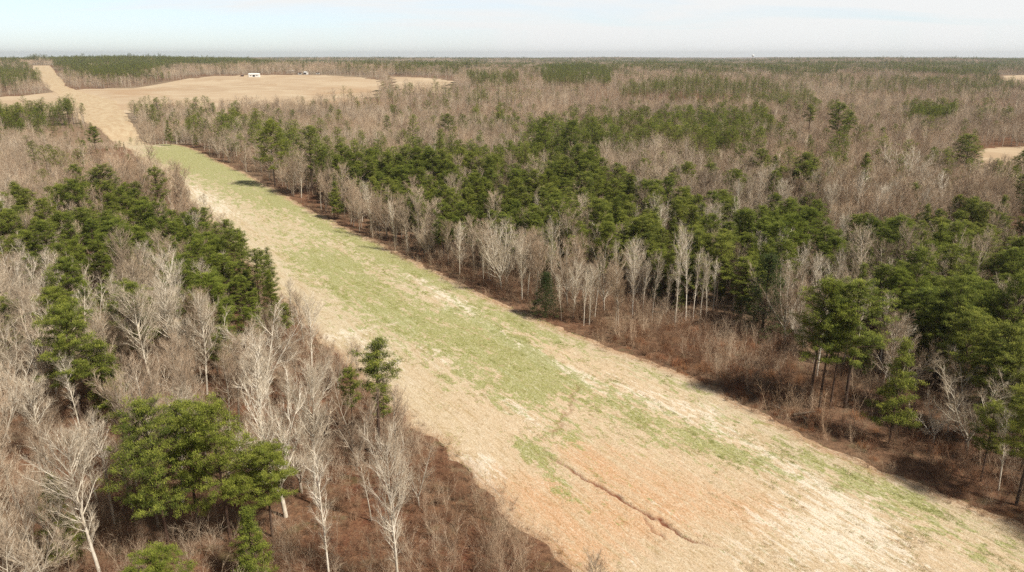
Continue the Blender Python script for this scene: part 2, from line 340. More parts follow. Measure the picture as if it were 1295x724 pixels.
# ------------------------------------------------------------------ open fields further off (edges hidden by tree tops are taken at canopy height)
CAN = 12.0
def poly_w(pts): return [at(x, y, CAN if c else 0) for x, y, c in pts]
FIELDS = {
 'hay_field': poly_w([(-60, 127, 0), (30, 121, 0), (100, 113, 0), (165, 112, 0), (215, 103, 0), (262, 97, 0), (330, 95, 0), (420, 95.5, 0), (470, 99, 0), (492, 105, 0), (478, 113, 1), (420, 120, 1), (330, 126, 1), (250, 128, 1), (185, 128, 1), (150, 127, 1),
                     (110, 124, 1), (75, 128, 1), (40, 131, 1), (-60, 136, 1)]),
 'pasture': poly_w([(488, 97, 0), (540, 98.5, 0), (580, 103, 0), (570, 107, 1), (520, 106, 1), (495, 104, 1)]),
 'small_meadow': poly_w([(1228, 189, 0), (1260, 187, 0), (1310, 186, 0), (1330, 196, 1), (1250, 198, 1), (1232, 197, 1)]),
 'far_pasture': poly_w([(1262, 96, 0), (1320, 95, 0), (1330, 99, 1), (1268, 100, 1)]),
}
# ------------------------------------------------------------------ ground
def graded(lim, near, step, grow):
    a = [0.0]; s = step
    while a[-1] < lim:
        if a[-1] > near: s *= grow
        a.append(a[-1] + s)
    return a
xp = graded(13000, 190, 2.0, 1.055); xs = np.array([-q for q in xp[:0:-1]] + xp)
ys = np.array([-q for q in graded(500, 10, 4.0, 1.2)[:0:-1]] + graded(15000, 260, 2.0, 1.045))
GX, GY = np.meshgrid(xs, ys)
GZ = H(GX, GY)
u, v = uv_of(GX, GY)
GZ = GZ - 0.9 * ((u > eL(v) + 2.5 + .06 * np.maximum(0, np.hypot(GX, GY) - 200)) & (u < eR(v) - 2.5 - .06 * np.maximum(0, np.hypot(GX, GY) - 200)) & (v > -30) & (v < 2450))
for pl_ in FIELDS.values(): q_ = inpoly(GX, GY, pl_); e_ = q_.copy(); e_[1:-1, 1:-1] = q_[1:-1, 1:-1] & q_[:-2, 1:-1] & q_[2:, 1:-1] & q_[1:-1, :-2] & q_[1:-1, 2:]; GZ = GZ - 1.0 * e_
nx, ny = len(xs), len(ys)
ii = np.arange(nx * ny).reshape(ny, nx)
fc = np.stack([ii[:-1, :-1], ii[:-1, 1:], ii[1:, 1:], ii[1:, :-1]], -1).reshape(-1, 4)
ground = link('ground', mesh_np('ground', np.stack([GX, GY, GZ], -1).reshape(-1, 3), fc, [M_floor], smooth=True)); tag(ground, kind='structure')

for nm, pl in FIELDS.items():
    n = len(pl)
    xs_ = [p[0] for p in pl]; ys_ = [p[1] for p in pl]
    st = 12.0 if nm != 'small_meadow' else 4
    gx = np.arange(min(xs_), max(xs_) + st, st); gy = np.arange(min(ys_), max(ys_) + st, st)
    A, B = np.meshgrid(gx, gy); A2 = A + (fbm(A / 20, B / 20, 5) - .45) * st * 2
    ins = inpoly(A2, B, pl) & (A < 12900)
    idx = -np.ones(A.shape, int); pts = []; fcs = []
    cell = ins[:-1, :-1] & ins[1:, :-1] & ins[:-1, 1:] & ins[1:, 1:]
    use = np.zeros(A.shape, bool)
    for (a, b_) in ((0, 0), (1, 0), (0, 1), (1, 1)): use[a:A.shape[0] - 1 + a, b_:A.shape[1] - 1 + b_] |= cell
    idx[use] = np.arange(use.sum())
    Pz = np.stack([A[use], B[use], H(A[use], B[use]) + 0.35], -1)
    cj, ci = np.nonzero(cell)
    ff = np.stack([idx[cj, ci], idx[cj, ci + 1], idx[cj + 1, ci + 1], idx[cj + 1, ci]], -1)
    if len(ff): tag(link(nm, mesh_np(nm, Pz, ff, [M_field], smooth=True)), kind='structure')

# ------------------------------------------------------------------ tree building
class Acc:
    def __init__(s): s.v = []; s.f = []; s.m = []; s.sh = []; s.n = 0
    def tube(s, pts, rad, sides, m, sh=0.0):
        pts = np.asarray(pts, float); k = len(pts); rad = np.asarray(rad, float)
        d = pts[-1] - pts[0]; d = d / (np.linalg.norm(d) + 1e-9)
        a = np.array([0, 0, 1.0]) if abs(d[2]) < 0.8 else np.array([1.0, 0, 0])
        x = np.cross(d, a); x /= np.linalg.norm(x); y = np.cross(d, x)
        an = np.arange(sides) * 2 * math.pi / sides
        ring = np.cos(an)[:, None] * x + np.sin(an)[:, None] * y
        vs_ = pts[:-1, None, :] + ring[None] * rad[:-1, None, None]
        vs_ = np.concatenate([vs_.reshape(-1, 3), pts[-1:]]); b0 = s.n
        for i in range(k - 2):
            for j in range(sides):
                p = b0 + i * sides + j; q = b0 + i * sides + (j + 1) % sides
                s.f.append((p, q, q + sides)); s.f.append((p, q + sides, p + sides)); s.m += [m, m]
        tip = b0 + (k - 1) * sides
        for j in range(sides): s.f.append((b0 + (k - 2) * sides + j, b0 + (k - 2) * sides + (j + 1) % sides, tip)); s.m.append(m)
        s.v.append(vs_); s.sh += [sh] * len(vs_); s.n += len(vs_)
    def spikes(s, P, D, r, m, sides=3, sh=None):                     # many thin tapered twigs at once
        P = np.asarray(P, float); D = np.asarray(D, float); k = len(P)
        if k == 0: return
        ln = np.linalg.norm(D, axis=1, keepdims=True); dn = D / (ln + 1e-9)
        a = np.where(np.abs(dn[:, 2:3]) < 0.8, np.array([[0, 0, 1.0]]), np.array([[1.0, 0, 0]]))
        x = np.cross(dn, a); x /= np.linalg.norm(x, axis=1, keepdims=True); y = np.cross(dn, x)
        r = np.broadcast_to(np.asarray(r, float), (k,))[:, None]
        vs_ = [P + (math.cos(q) * x + math.sin(q) * y) * r for q in np.arange(sides) * 2 * math.pi / sides] + [P + D]
        vs_ = np.stack(vs_, 1).reshape(-1, 3); w_ = sides + 1
        base = s.n + np.arange(k) * w_
        for j in range(sides if sides > 2 else 1):
            s.f += [tuple(q) for q in np.stack([base + j, base + (j + 1) % sides, base + sides], -1)]; s.m += [m] * k
        s.v.append(vs_); s.sh += list(np.repeat(np.zeros(k) if sh is None else sh, w_)); s.n += len(vs_)
    def merge(s, o, M=None, off=(0, 0, 0)):
        v = np.concatenate(o.v); v = (v @ M.T if M is not None else v) + np.array(off)
        s.v.append(v); s.f += [tuple(np.array(f) + s.n) for f in o.f]; s.m += o.m; s.sh += o.sh; s.n += len(v)
    def mesh(s, name, mats, smooth=False):
        me = mesh_np(name, np.concatenate(s.v), np.array(s.f), mats, s.m, smooth); fattr(me, 'shade', s.sh); return me
def rn(a, b): return random.uniform(a, b)
def unit(v): return v / (np.linalg.norm(v) + 1e-9)
def curve(p, d, ln, n, up, jit):
    pts = [np.array(p, float)]; d = unit(np.array(d, float))
    for i in range(n):
        d = unit(d + np.array([rn(-jit, jit), rn(-jit, jit), rn(-jit, jit) + up])); pts.append(pts[-1] + d * ln / n)
    return pts
def side_dir(axis, ang):                                            # a direction leaving the axis at an angle
    a = unit(np.cross(axis, np.random.normal(size=3))); return unit(axis * math.cos(ang) + a * math.sin(ang))
MB_ = [M_trunk, M_limb, M_twig]
def bare_tree(h, kind, lod, seed):
    random.seed(seed); np.random.seed(seed)
    T, K = Acc(), Acc()
    if kind == 'dome':                                             # rounded crown seen from far away
        c_ = curve((0, 0, -.3), (rn(-.05, .05), rn(-.05, .05), 1), h * .6, 4, .03, .04); T.tube(c_, np.linspace(.22, .08, 5), 4, 0)
        rx = h * rn(.26, .36)
        for i in range(16):
            a = i * 2.4; el = rn(.5, 1.35); l_ = h * rn(.32, .45); d = np.array([math.cos(a) * math.cos(el), math.sin(a) * math.cos(el), math.sin(el)])
            b_ = curve(np.array(c_[1 + i % 3]), d, l_, 3, .06, .08); K.tube(b_, [.07, .05, .04, .02], 3, 1)
        n = 620 if lod == 1 else 170
        q = np.random.normal(size=(n, 3)); q /= np.linalg.norm(q, axis=1, keepdims=True); q *= np.random.uniform(.35, 1, (n, 1)) ** .6
        q *= 1 + .18 * np.sin(q[:, :1] * 5 + q[:, 1:2] * 4 + seed)
        P_ = q * np.array([rx, rx, h * .36]) + np.array([0, 0, h * .60]); D_ = q * .9 + np.array([0, 0, .75]) + np.random.normal(size=(n, 3)) * .3
        K.spikes(P_, D_ * (h / 16), .028 if lod == 1 else .06, 2, 3); return T, K
    nl = {0: 1.0, 1: 0.7, 2: 0.42}[lod]; thick = {0: 1.0, 1: 1.5, 2: 2.6}[lod]
    lean = np.array([rn(-.06, .06), rn(-.06, .06), 1])
    stems = []
    if kind == 'spread':
        th = h * rn(.16, .28); tp = curve((0, 0, -.3), lean, th, 4, .05, .05)
        T.tube(tp, np.linspace(.23, .17, 5), 6, 0)
        n = random.choice((4, 5, 6)); a0 = rn(0, 6)
        for i in range(n):
            a = a0 + i * 2 * math.pi / n + rn(-.3, .3); sl = rn(.35, .75)
            c_ = curve(tp[-2 + (i % 2)], (math.cos(a) * sl, math.sin(a) * sl, 1), (h - th) * rn(.85, 1.05), 8, .05, .10)
            stems.append((c_, np.linspace(.105, .015, 9)))
            T.tube(c_, stems[-1][1], 5, 0)
        n1, lf, a1 = 12, .27, (.45, .95)
    elif kind == 'slender':
        c_ = curve((0, 0, -.3), lean, h, 11, .04, .03); rr = np.linspace(.17, .02, 12); T.tube(c_, rr, 6, 0); stems.append((c_, rr)); n1, lf, a1 = 34, .17, (.45, .8)
    else:  # 'upright': one leader, long rising limbs
        c_ = curve((0, 0, -.3), lean, h, 11, .04, .045); rr = np.linspace(.20, .02, 12); T.tube(c_, rr, 6, 0); stems.append((c_, rr)); n1, lf, a1 = 44, .28, (.5, .95)
    base_h = {'spread': .0, 'slender': .30, 'upright': .22}[kind]
    n1 = int(n1 * (0.6 if lod == 2 else 1))
    tP, tD, tR = [], [], []
    for c_, rr in stems:
        for i in range(n1):
            f = base_h + (1 - base_h) * ((i + rn(.1, .9)) / n1) * .97
            q = f * (len(c_) - 1); a = min(int(q), len(c_) - 2); p = c_[a] + (c_[a + 1] - c_[a]) * (q - a); ax = unit(c_[a + 1] - c_[a])
            d = side_dir(ax, rn(*a1)); d[2] = abs(d[2]) * .8 + .1
            prof = math.sin(math.pi * min(1, (1 - f) / (1 - base_h) * .85 + .12)) if kind != 'spread' else 1 - .55 * f
            ln = h * lf * max(.22, prof) * rn(.7, 1.15)
            b = curve(p, d, ln, 5, .10, .10); r0 = min(rr[a] * .6, .012 + ln * .012) * (1 if lod == 0 else 1.3)
            K.tube(b, np.linspace(r0 * 1.15, .014 * thick, 6), 4 if lod == 0 else 3, 1)
            n2 = max(3, int(ln * 2.9 * nl))
            for j in range(n2):
                g = .18 + .82 * (j + rn(0, 1)) / n2; q2 = min(g, .999) * 5; a2 = int(q2); p2 = b[a2] + (b[a2 + 1] - b[a2]) * (q2 - a2)
                d2 = side_dir(unit(b[a2 + 1] - b[a2]), rn(.4, .9)); d2[2] += .22; d2 = unit(d2)
                l2 = (ln * (1 - g * .6) * .42 + .35) * rn(.6, 1.2)
                if lod == 0:
                    e = curve(p2, d2, l2, 3, .08, .12); K.tube(e, [.021, .017, .012, .006], 3, 1)
                else: tP.append(p2); tD.append(d2 * l2); tR.append(.012 * thick); e = [p2, p2 + d2 * l2 * .33, p2 + d2 * l2 * .66, p2 + d2 * l2]
                for k in range(int((5 if lod == 0 else 3 if lod == 1 else 2) + l2 * (2 if lod == 0 else 1))):
                    g3 = rn(.15, 1) * 3; a3 = min(int(g3), 2); p3 = e[a3] + (e[a3 + 1] - e[a3]) * (g3 - a3)
                    d3 = side_dir(unit(e[a3 + 1] - e[a3]), rn(.35, .8)); d3[2] += .2; l3 = rn(.3, .8) * (1 if lod == 0 else 1.3)
                    tP.append(p3); tD.append(d3 * l3); tR.append((.0095 if lod == 0 else .010) * thick)
                    if lod == 0:
                        for _ in range(2):
                            s_ = rn(.2, .9); d4 = side_dir(unit(d3), rn(.4, .8)); d4[2] += .15
                            tP.append(p3 + d3 * l3 * s_); tD.append(d4 * rn(.2, .45)); tR.append(.0065)
    K.spikes(tP, tD, np.array(tR), 2, 3 if lod < 2 else 3)
    return T, K
MP_ = [M_pbark, M_needle]
def clump(K, p, size, n, wid, up=.55, m=1):
    """a tuft of long needles at a branch end"""
    d = np.random.normal(size=(n, 3)); d[:, 2] = d[:, 2] * .8 + up; d /= np.linalg.norm(d, axis=1, keepdims=True)
    o = np.random.normal(size=(n, 3)) * size * .42; o[:, 2] *= .45
    ln = np.random.uniform(.35, .62, n)[:, None] * (size * .5 + .2)
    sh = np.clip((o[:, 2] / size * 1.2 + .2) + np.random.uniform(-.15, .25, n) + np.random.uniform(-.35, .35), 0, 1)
    K.spikes(p + o, d * ln, wid, m, 2, sh)
def pine_tree(h, kind, lod, seed):
    random.seed(seed); np.random.seed(seed); T, K = Acc(), Acc()
    c_ = curve((0, 0, -.3), (rn(-.04, .04), rn(-.04, .04), 1), h * .97, 10, .05, .025)
    r0 = .21 if kind != 'young' else .13
    T.tube(c_, np.linspace(r0, .03, 11), 7 if lod == 0 else 4, 0)
    cb_h, nb, wmax = {'round': (.38, 40, .25), 'tall': (.50, 40, .18), 'young': (.15, 46, .19), 'sparse': (.60, 30, .17), 'wide': (.28, 42, .31)}[kind]
    if lod: nb = int(nb * (.8 if lod == 1 else .6))
    nn, wd = {0: (72, .030), 1: (24, .075), 2: (10, .16)}[lod]
    for i in range(nb):
        g = (i + rn(0, 1)) / nb; f = cb_h + (1 - cb_h) * g
        q = f * 10 * .995; a = int(min(q, 9)); p = c_[a] + (c_[a + 1] - c_[a]) * (q - a)
        prof = {'round': math.sin(math.pi * (g * .80 + .17)) ** .7, 'tall': math.sin(math.pi * (g * .75 + .22)) ** .8, 'young': (1 - g) ** .75 * 1.0 + .12, 'sparse': rn(.5, 1) * math.sin(math.pi * (g * .7 + .25)), 'wide': math.sin(math.pi * (g * .72 + .26)) ** .7}[kind]
        ln = h * wmax * max(.14, prof) * rn(.72, 1.15); az = i * 2.4 + rn(-.5, .5); el = rn(-.05, .3) + g * .75
        b = curve(p, (math.cos(az) * math.cos(el), math.sin(az) * math.cos(el), math.sin(el)), ln, 4, .09, .12)
        K.tube(b, np.linspace(.035 + ln * .008, .012, 5), 3, 0)
        k = max(2, int(ln * (3.4 if lod == 0 else 1.7 if lod == 1 else 1.2)))
        for j in range(k):
            s_ = .35 + .65 * (j + 1) / k; q2 = min(s_, .999) * 4; a2 = int(q2); p2 = b[a2] + (b[a2 + 1] - b[a2]) * (q2 - a2)
            off = np.array([rn(-1, 1), rn(-1, 1), rn(-.1, .45)]) * (0.15 + .32 * ln * (1 - s_ * .5)) ; pp = p2 + off
            if lod == 0: K.tube([p2, (p2 + pp) / 2 + np.array([0, 0, -.05]), pp], [.018, .014, .008], 3, 0)
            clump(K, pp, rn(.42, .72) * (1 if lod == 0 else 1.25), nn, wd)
    return T, K
def cedar_tree(h, seed, lod=0):
    random.seed(seed); np.random.seed(seed); T, K = Acc(), Acc()
    c_ = curve((0, 0, -.2), (0, 0, 1), h * .97, 6, .05, .02); T.tube(c_, np.linspace(.17, .02, 7), 5, 0)
    n = 150 if lod == 0 else 70
    for i in range(n):
        g = (i + rn(0, 1)) / n; rad = h * .235 * (1 - g) ** .85 + .1; az = i * 2.399 + rn(-.4, .4); rr = rad * rn(.45, 1.05)
        p = np.array([math.cos(az) * rr, math.sin(az) * rr, h * (.06 + .93 * g) + rr * .15])
        K.tube([np.array([0, 0, p[2] - rr * .3]), p * .6 + np.array([0, 0, p[2] * .4 - rr * .1]), p], [.03, .02, .01], 3, 0)
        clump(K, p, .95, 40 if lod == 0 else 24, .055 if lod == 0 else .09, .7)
    return T, K
def bush(h, seed, m, n=13, tw=9, thick=1.0):
    random.seed(seed); np.random.seed(seed); K = Acc(); P_, D_, R_ = [], [], []
    for i in range(n):
        az = rn(0, 6.28); sl = rn(.05, .9)
        p0 = np.array([rn(-.5, .5), rn(-.5, .5), -.1]) * h * .6
        c_ = curve(p0, (math.cos(az) * sl, math.sin(az) * sl, 1), h * rn(.55, 1.1), 3, .03, .15)
        K.tube(c_, np.array([.022, .016, .011, .006]) * thick, 3, m)
        for j in range(tw):
            g = rn(.15, 1) * 3; a = min(int(g), 2); p = c_[a] + (c_[a + 1] - c_[a]) * (g - a); d = side_dir(unit(c_[a + 1] - c_[a]), rn(.4, 1.0)); d[2] += .2
            l = h * rn(.15, .38); P_.append(p); D_.append(d * l); R_.append(.008 * thick)
            for _ in range(2):
                d4 = side_dir(unit(d), rn(.4, .9)); P_.append(p + d * l * rn(.3, .9)); D_.append(d4 * l * .55); R_.append(.006 * thick)
    K.spikes(P_, D_, np.array(R_), m, 3); return K
def sedge(h, seed):
    random.seed(seed); np.random.seed(seed); K = Acc(); n = 110
    P_ = np.random.normal(size=(n, 3)) * .45; P_[:, 2] = 0; D_ = np.random.normal(size=(n, 3)) * .28; D_[:, 2] = np.random.uniform(.5, 1.0, n); D_ *= h
    K.spikes(P_, D_, .016, 0, 3); return K

# one master of each kind: [trunk mesh, crown mesh, height]
def masters(fn, specs, mats, nm):
    r = []
    for s in specs:
        T, K = fn(*s); r.append((T.mesh(nm + '_trunk', mats, True), K.mesh(nm + '_crown', mats), s[0], s[1]))
    return r
BARE = masters(bare_tree, [(16, 'spread', 0, 1), (15, 'spread', 0, 2), (16, 'upright', 0, 3), (17, 'upright', 0, 4), (16, 'upright', 0, 5), (17, 'slender', 0, 6), (16, 'slender', 0, 7), (15, 'spread', 0, 8), (14, 'spread', 0, 9), (15, 'upright', 0, 10), (13, 'slender', 0, 12), (16, 'spread', 0, 13)], MB_, 'bare_tree')
BAREW = []
for T_, K_, a_, b_ in BARE:
    T2, K2 = T_.copy(), K_.copy()
    for q_ in (T2, K2): q_.materials[0] = M_wtrunk; q_.materials[1] = M_wtrunk; q_.materials[2] = M_wtwig
    BAREW.append((T2, K2, a_, b_))
PINE = masters(pine_tree, [(18, 'round', 0, 11), (17, 'round', 0, 12), (19, 'tall', 0, 13), (12, 'young', 0, 14), (16, 'sparse', 0, 15), (17, 'wide', 0, 16), (13, 'young', 0, 17)], MP_, 'pine_tree')
cT, cK = cedar_tree(14, 21); CEDAR = [(cT.mesh('cedar_trunk', [M_pbark, M_cedar]), cK.mesh('cedar_crown', [M_pbark, M_cedar]), 14, 'cedar')]

# whole-tree meshes for the masses of wood behind (not linked to the scene: only instanced)
def source(colname, meshes):
    col = bpy.data.collections.new(colname)
    for i, me in enumerate(meshes):
        o = bpy.data.objects.new('%s_%03d' % (colname, i), me); col.objects.link(o)
    return col
def joined(T, K, mats, nm):
    A_ = Acc(); A_.merge(T); A_.merge(K); return A_.mesh(nm, mats)
near_bare = [joined(*bare_tree(*s), MB_, 'woods_bare') for s in [(16, 'spread', 0, 1), (16, 'upright', 0, 3), (16, 'upright', 0, 5), (17, 'slender', 0, 6)]]
midb = [bare_tree(*s) for s in [(16, 'spread', 1, 31), (16, 'upright', 1, 32), (15, 'dome', 1, 33), (15, 'dome', 1, 34)]]
lowb = [bare_tree(*s) for s in [(16, 'dome', 2, 41), (15, 'upright', 2, 42), (14, 'dome', 2, 43), (15, 'dome', 2, 44)]]
near_pine = [joined(*pine_tree(*s), MP_, 'woods_pine') for s in [(18, 'round', 0, 11), (17, 'round', 0, 12), (19, 'tall', 0, 13), (12, 'young', 0, 14)]]
midp = [pine_tree(*s) for s in [(18, 'round', 1, 51), (17, 'wide', 1, 52), (19, 'tall', 1, 53), (13, 'young', 1, 54)]]
lowp = [pine_tree(*s) for s in [(18, 'round', 2, 61), (16, 'young', 2, 62), (19, 'tall', 2, 63)]]
def patch(srcs, n, size, seed, mats, nm):                            # a plot of far forest, tree by tree
    random.seed(seed); A_ = Acc()
    for i in range(n):
        T, K = random.choice(srcs); s_ = rn(.7, 1.1); a = rn(0, 6.28)
        Mx = np.array([[math.cos(a), -math.sin(a), 0], [math.sin(a), math.cos(a), 0], [0, 0, 1]]) * s_
        off = (rn(-size, size) / 2, rn(-size, size) / 2, 0); A_.merge(T, Mx, off); A_.merge(K, Mx, off)
    return A_.mesh(nm, mats)
pb = [patch(lowb, 26, 40, 70 + i, MB_, 'far_bare_plot') for i in range(4)]
pp_ = [patch(lowp, 14, 34, 80 + i, MP_, 'far_pine_plot') for i in range(3)]
COLB = source('src_bare', near_bare + [joined(*q, MB_, 'mid_bare') for q in midb] + [joined(*q, MB_, 'low_bare') for q in lowb] + pb)       # 0-3 near, 4-7 mid, 8-11 low, 12-15 plots
COLP = source('src_pine', near_pine + [joined(*q, MP_, 'mid_pine') for q in midp] + [joined(*q, MP_, 'low_pine') for q in lowp] + pp_)     # 0-3, 4-7, 8-10, 11-13
COLU = source('src_brush', [bush(1.9, 90, 0).mesh('brush', [M_brush]), bush(1.5, 91, 0).mesh('brush', [M_brush]), bush(2.6, 92, 0, 9, 12).mesh('brush', [M_brush]), bush(3.8, 93, 0, 7, 18).mesh('brush', [M_twig]), sedge(1.0, 94).mesh('sedge', [M_sedge]), sedge(1.2, 95).mesh('sedge', [M_sedge])])

def instancer(name, col, pts, idx, rot, scl):
    me = bpy.data.meshes.new(name); pts = np.asarray(pts, np.float32)
    me.vertices.add(len(pts)); me.vertices.foreach_set('co', pts.ravel())
    a = me.attributes.new('idx', 'INT', 'POINT'); a.data.foreach_set('value', np.asarray(idx, np.int32))
    fattr(me, 'rot', rot); fattr(me, 'scl', scl)
    o = link(name, me)
    g = bpy.data.node_groups.new(name + '_scatter', 'GeometryNodeTree')
    g.interface.new_socket('Geometry', in_out='INPUT', socket_type='NodeSocketGeometry'); g.interface.new_socket('Geometry', in_out='OUTPUT', socket_type='NodeSocketGeometry')
    gi = g.nodes.new('NodeGroupInput'); go = g.nodes.new('NodeGroupOutput')
    m2p = g.nodes.new('GeometryNodeMeshToPoints'); ip = g.nodes.new('GeometryNodeInstanceOnPoints'); ci = g.nodes.new('GeometryNodeCollectionInfo')
    ci.inputs['Collection'].default_value = col; ci.inputs['Separate Children'].default_value = True; ci.inputs['Reset Children'].default_value = True
    def na(n, t):
        q = g.nodes.new('GeometryNodeInputNamedAttribute'); q.data_type = t; q.inputs['Name'].default_value = n; return q.outputs['Attribute']
    cx = g.nodes.new('ShaderNodeCombineXYZ'); g.links.new(na('rot', 'FLOAT'), cx.inputs[2])
    g.links.new(gi.outputs[0], m2p.inputs[0]); g.links.new(m2p.outputs[0], ip.inputs['Points']); g.links.new(ci.outputs[0], ip.inputs['Instance'])
    ip.inputs['Pick Instance'].default_value = True; g.links.new(na('idx', 'INT'), ip.inputs['Instance Index'])
    g.links.new(cx.outputs[0], ip.inputs['Rotation'])
    g.links.new(na('scl', 'FLOAT'), ip.inputs['Scale']); g.links.new(ip.outputs[0], go.inputs[0])
    md = o.modifiers.new('scatter', 'NODES'); md.node_group = g
    return o

# ------------------------------------------------------------------ where the pines stand (read off the photograph at crown height)
PZ = [  # polygon, share of pines
 ([(-40, 270), (60, 252), (130, 243), (200, 250), (300, 288), (350, 318), (385, 350), (350, 385), (290, 400), (235, 380), (190, 330), (150, 330), (140, 390), (95, 385), (70, 330), (-40, 330)], .74),
 ([(60, 382), (100, 392), (145, 470), (130, 505), (85, 480)], .9),
 ([(-40, 128), (60, 120), (92, 128), (97, 152), (60, 163), (-40, 166)], .85),
 ([(385, 205), (450, 205), (560, 184), (640, 188), (700, 180), (760, 215), (800, 240), (900, 255), (1000, 258), (1060, 285), (1130, 275), (1200, 265), (1340, 270), (1340, 345), (1230, 345), (1160, 330), (1100, 325), (1000, 335), (950, 352), (880, 345), (800, 325), (700, 306), (600, 286), (500, 280), (430, 262)], .78),
 ([(655, 165), (720, 158), (800, 146), (960, 140), (992, 160), (930, 188), (850, 184), (760, 190), (700, 196)], .7),
 ([(1110, 345), (1340, 345), (1340, 490), (1230, 480), (1180, 420), (1110, 380)], .85),
 ([(1210, 480), (1340, 480), (1340, 640), (1240, 600)], .7),
 ([(150, 128), (230, 130), (330, 150), (450, 175), (520, 200), (430, 215), (330, 190), (240, 165), (170, 150)], .30),
 ([(680, 84), (775, 82), (770, 105), (690, 106)], .9), ([(590, 94), (655, 93), (655, 108), (600, 108)], .8), ([(500, 82), (570, 80), (585, 92), (500, 92)], .5),
 ([(780, 108), (900, 100), (1020, 110), (1030, 128), (900, 130), (790, 122)], .75), ([(840, 84), (1295, 78), (1295, 84), (900, 94)], .5),
 ([(1150, 134), (1205, 134), (1205, 148), (1150, 148)], .85), ([(1070, 108), (1200, 100), (1285, 96), (1290, 112), (1200, 112), (1090, 120)], .5), ([(1240, 92), (1282, 92), (1282, 112), (1240, 112)], .7),
 ([(50, 70), (300, 70), (330, 80), (210, 84), (170, 97), (130, 100), (80, 84)], .95), ([(240, 96), (270, 96), (270, 108), (240, 108)], .3), ([(0, 86), (44, 84), (52, 100), (20, 108), (0, 108)], .8), ([(560, 118), (600, 110), (640, 116), (660, 130), (560, 132)], .35)]
def pine_share(x, y):
    X_, Y_ = project(x, y, H(x, y) + 10); s = np.full(np.shape(x), .05) + .12 * (vn(x / 60, y / 60, 55) > .72)
    d = np.hypot(x, y); s = np.where(d > 1200, .12 + .75 * (fbm(x / 300, y / 120, 61) > .56), s)
    for pl, sh in PZ: s = np.where(inpoly(X_, Y_, pl), sh, s)
    return s
OPEN = [poly_w(q) for q in ([(775, 432, 0), (800, 400, 0), (860, 402, 0), (930, 405, 0), (1000, 440, 0), (1010, 480, 0), (1100, 500, 0), (1180, 540, 0), (1250, 600, 0), (1340, 680, 0), (1000, 545, 0)],
                            [(85, 400, 0), (100, 372, 0), (135, 378, 0), (150, 400, 0), (120, 420, 0)],
                            [(480, 590, 0), (530, 560, 0), (640, 650, 0), (730, 740, 0), (820, 1100, 0), (600, 1100, 0), (535, 830, 0), (510, 760, 0)])]
FIELD_W = list(FIELDS.values())
def blocked(x, y, m=1.0):
    b = in_strip(x, y, m)
    u, v = uv_of(x, y)
    b &= ~((v > 500) & (v < 560) & (u > eL(v) + .5 * (eR(v) - eL(v))) & (vn(x / 6, y / 6, 4) > .25))       # the creek bottom that crosses the strip is wooded
    b = b & ~((v > 500) & (v < 2600) & (u < -999))
    for pl in FIELD_W: b |= inpoly(x, y, pl)
    return b
def is_open(x, y):
    b = np.zeros(np.shape(x), bool)
    for pl in OPEN: b |= inpoly(x, y, pl)
    return b

# ------------------------------------------------------------------ single trees
things = []; named = []
counts = {}
def place_tree(kind, master, x, y, h, rot, label, group=None, parts=True, sxy=1.0):
    T, K, h0, _ = master; s = h / h0
    e = bpy.data.objects.new(kind, None); C.objects.link(e); e.empty_display_size = 0.5
    e.location = (x, y, float(H(x, y))); e.rotation_euler = (0, 0, rot); e.scale = (s * sxy, s * sxy, s)
    tag(e, label, {'bare_tree': 'bare tree', 'pine_tree': 'pine tree', 'cedar_tree': 'cedar tree'}[kind], group)
    link('trunk', T, e); link('crown', K, e)
    things.append((x, y)); counts[kind] = counts.get(kind, 0) + 1
    return e
def hero(kind, mi, bx, by, ty, label, group=None, rot=0.0, sxy=1.0, sc=None):
    x, y = at(bx, by)
    h = sc
    if h is None:                      # height from where the top stands in the photograph
        zt = CAMH - y * math.tan(R(PITCH) - math.atan((362 - ty) / F)); h = zt - float(H(x, y))
    m_ = {'bare_tree': BAREW, 'pine_tree': PINE, 'cedar_tree': CEDAR}[kind][mi]
    return place_tree(kind, m_, x, y, h, rot, label, group, sxy=sxy)
B, Pn = 'bare_tree', 'pine_tree'
hero(Pn, 5, 215, 700, 508, 'big rounded green pine, left half of the large dark clump at bottom left', sxy=.95)
hero(Pn, 5, 292, 688, 507, 'big green pine with bare lower trunk, right half of the bottom left clump', rot=1.1, sxy=.95)
hero(Pn, 0, 252, 672, 512, 'pine in the middle of the bottom left clump, half hidden between two wider ones', rot=2.1, sxy=1.1)
hero(Pn, 0, 345, 680, 565, 'smaller pine leaning out on the right side of the bottom left clump', rot=2, sxy=1.3)
hero(Pn, 3, 325, 742, 640, 'short bushy young pine low in front of the large bottom left clump', rot=.4, sxy=1.1)
hero(Pn, 0, 208, 810, 694, 'pine of which only the green top shows at the bottom edge of the picture', rot=.4, sxy=1.3)
hero(Pn, 4, 478, 575, 427, 'lone thin pine with a sparse dark top beside the left edge of the clearing', rot=.7, sxy=1.35)
hero(Pn, 0, 447, 545, 466, 'small dark pine just left of the lone thin pine', rot=2.7, sxy=.8)
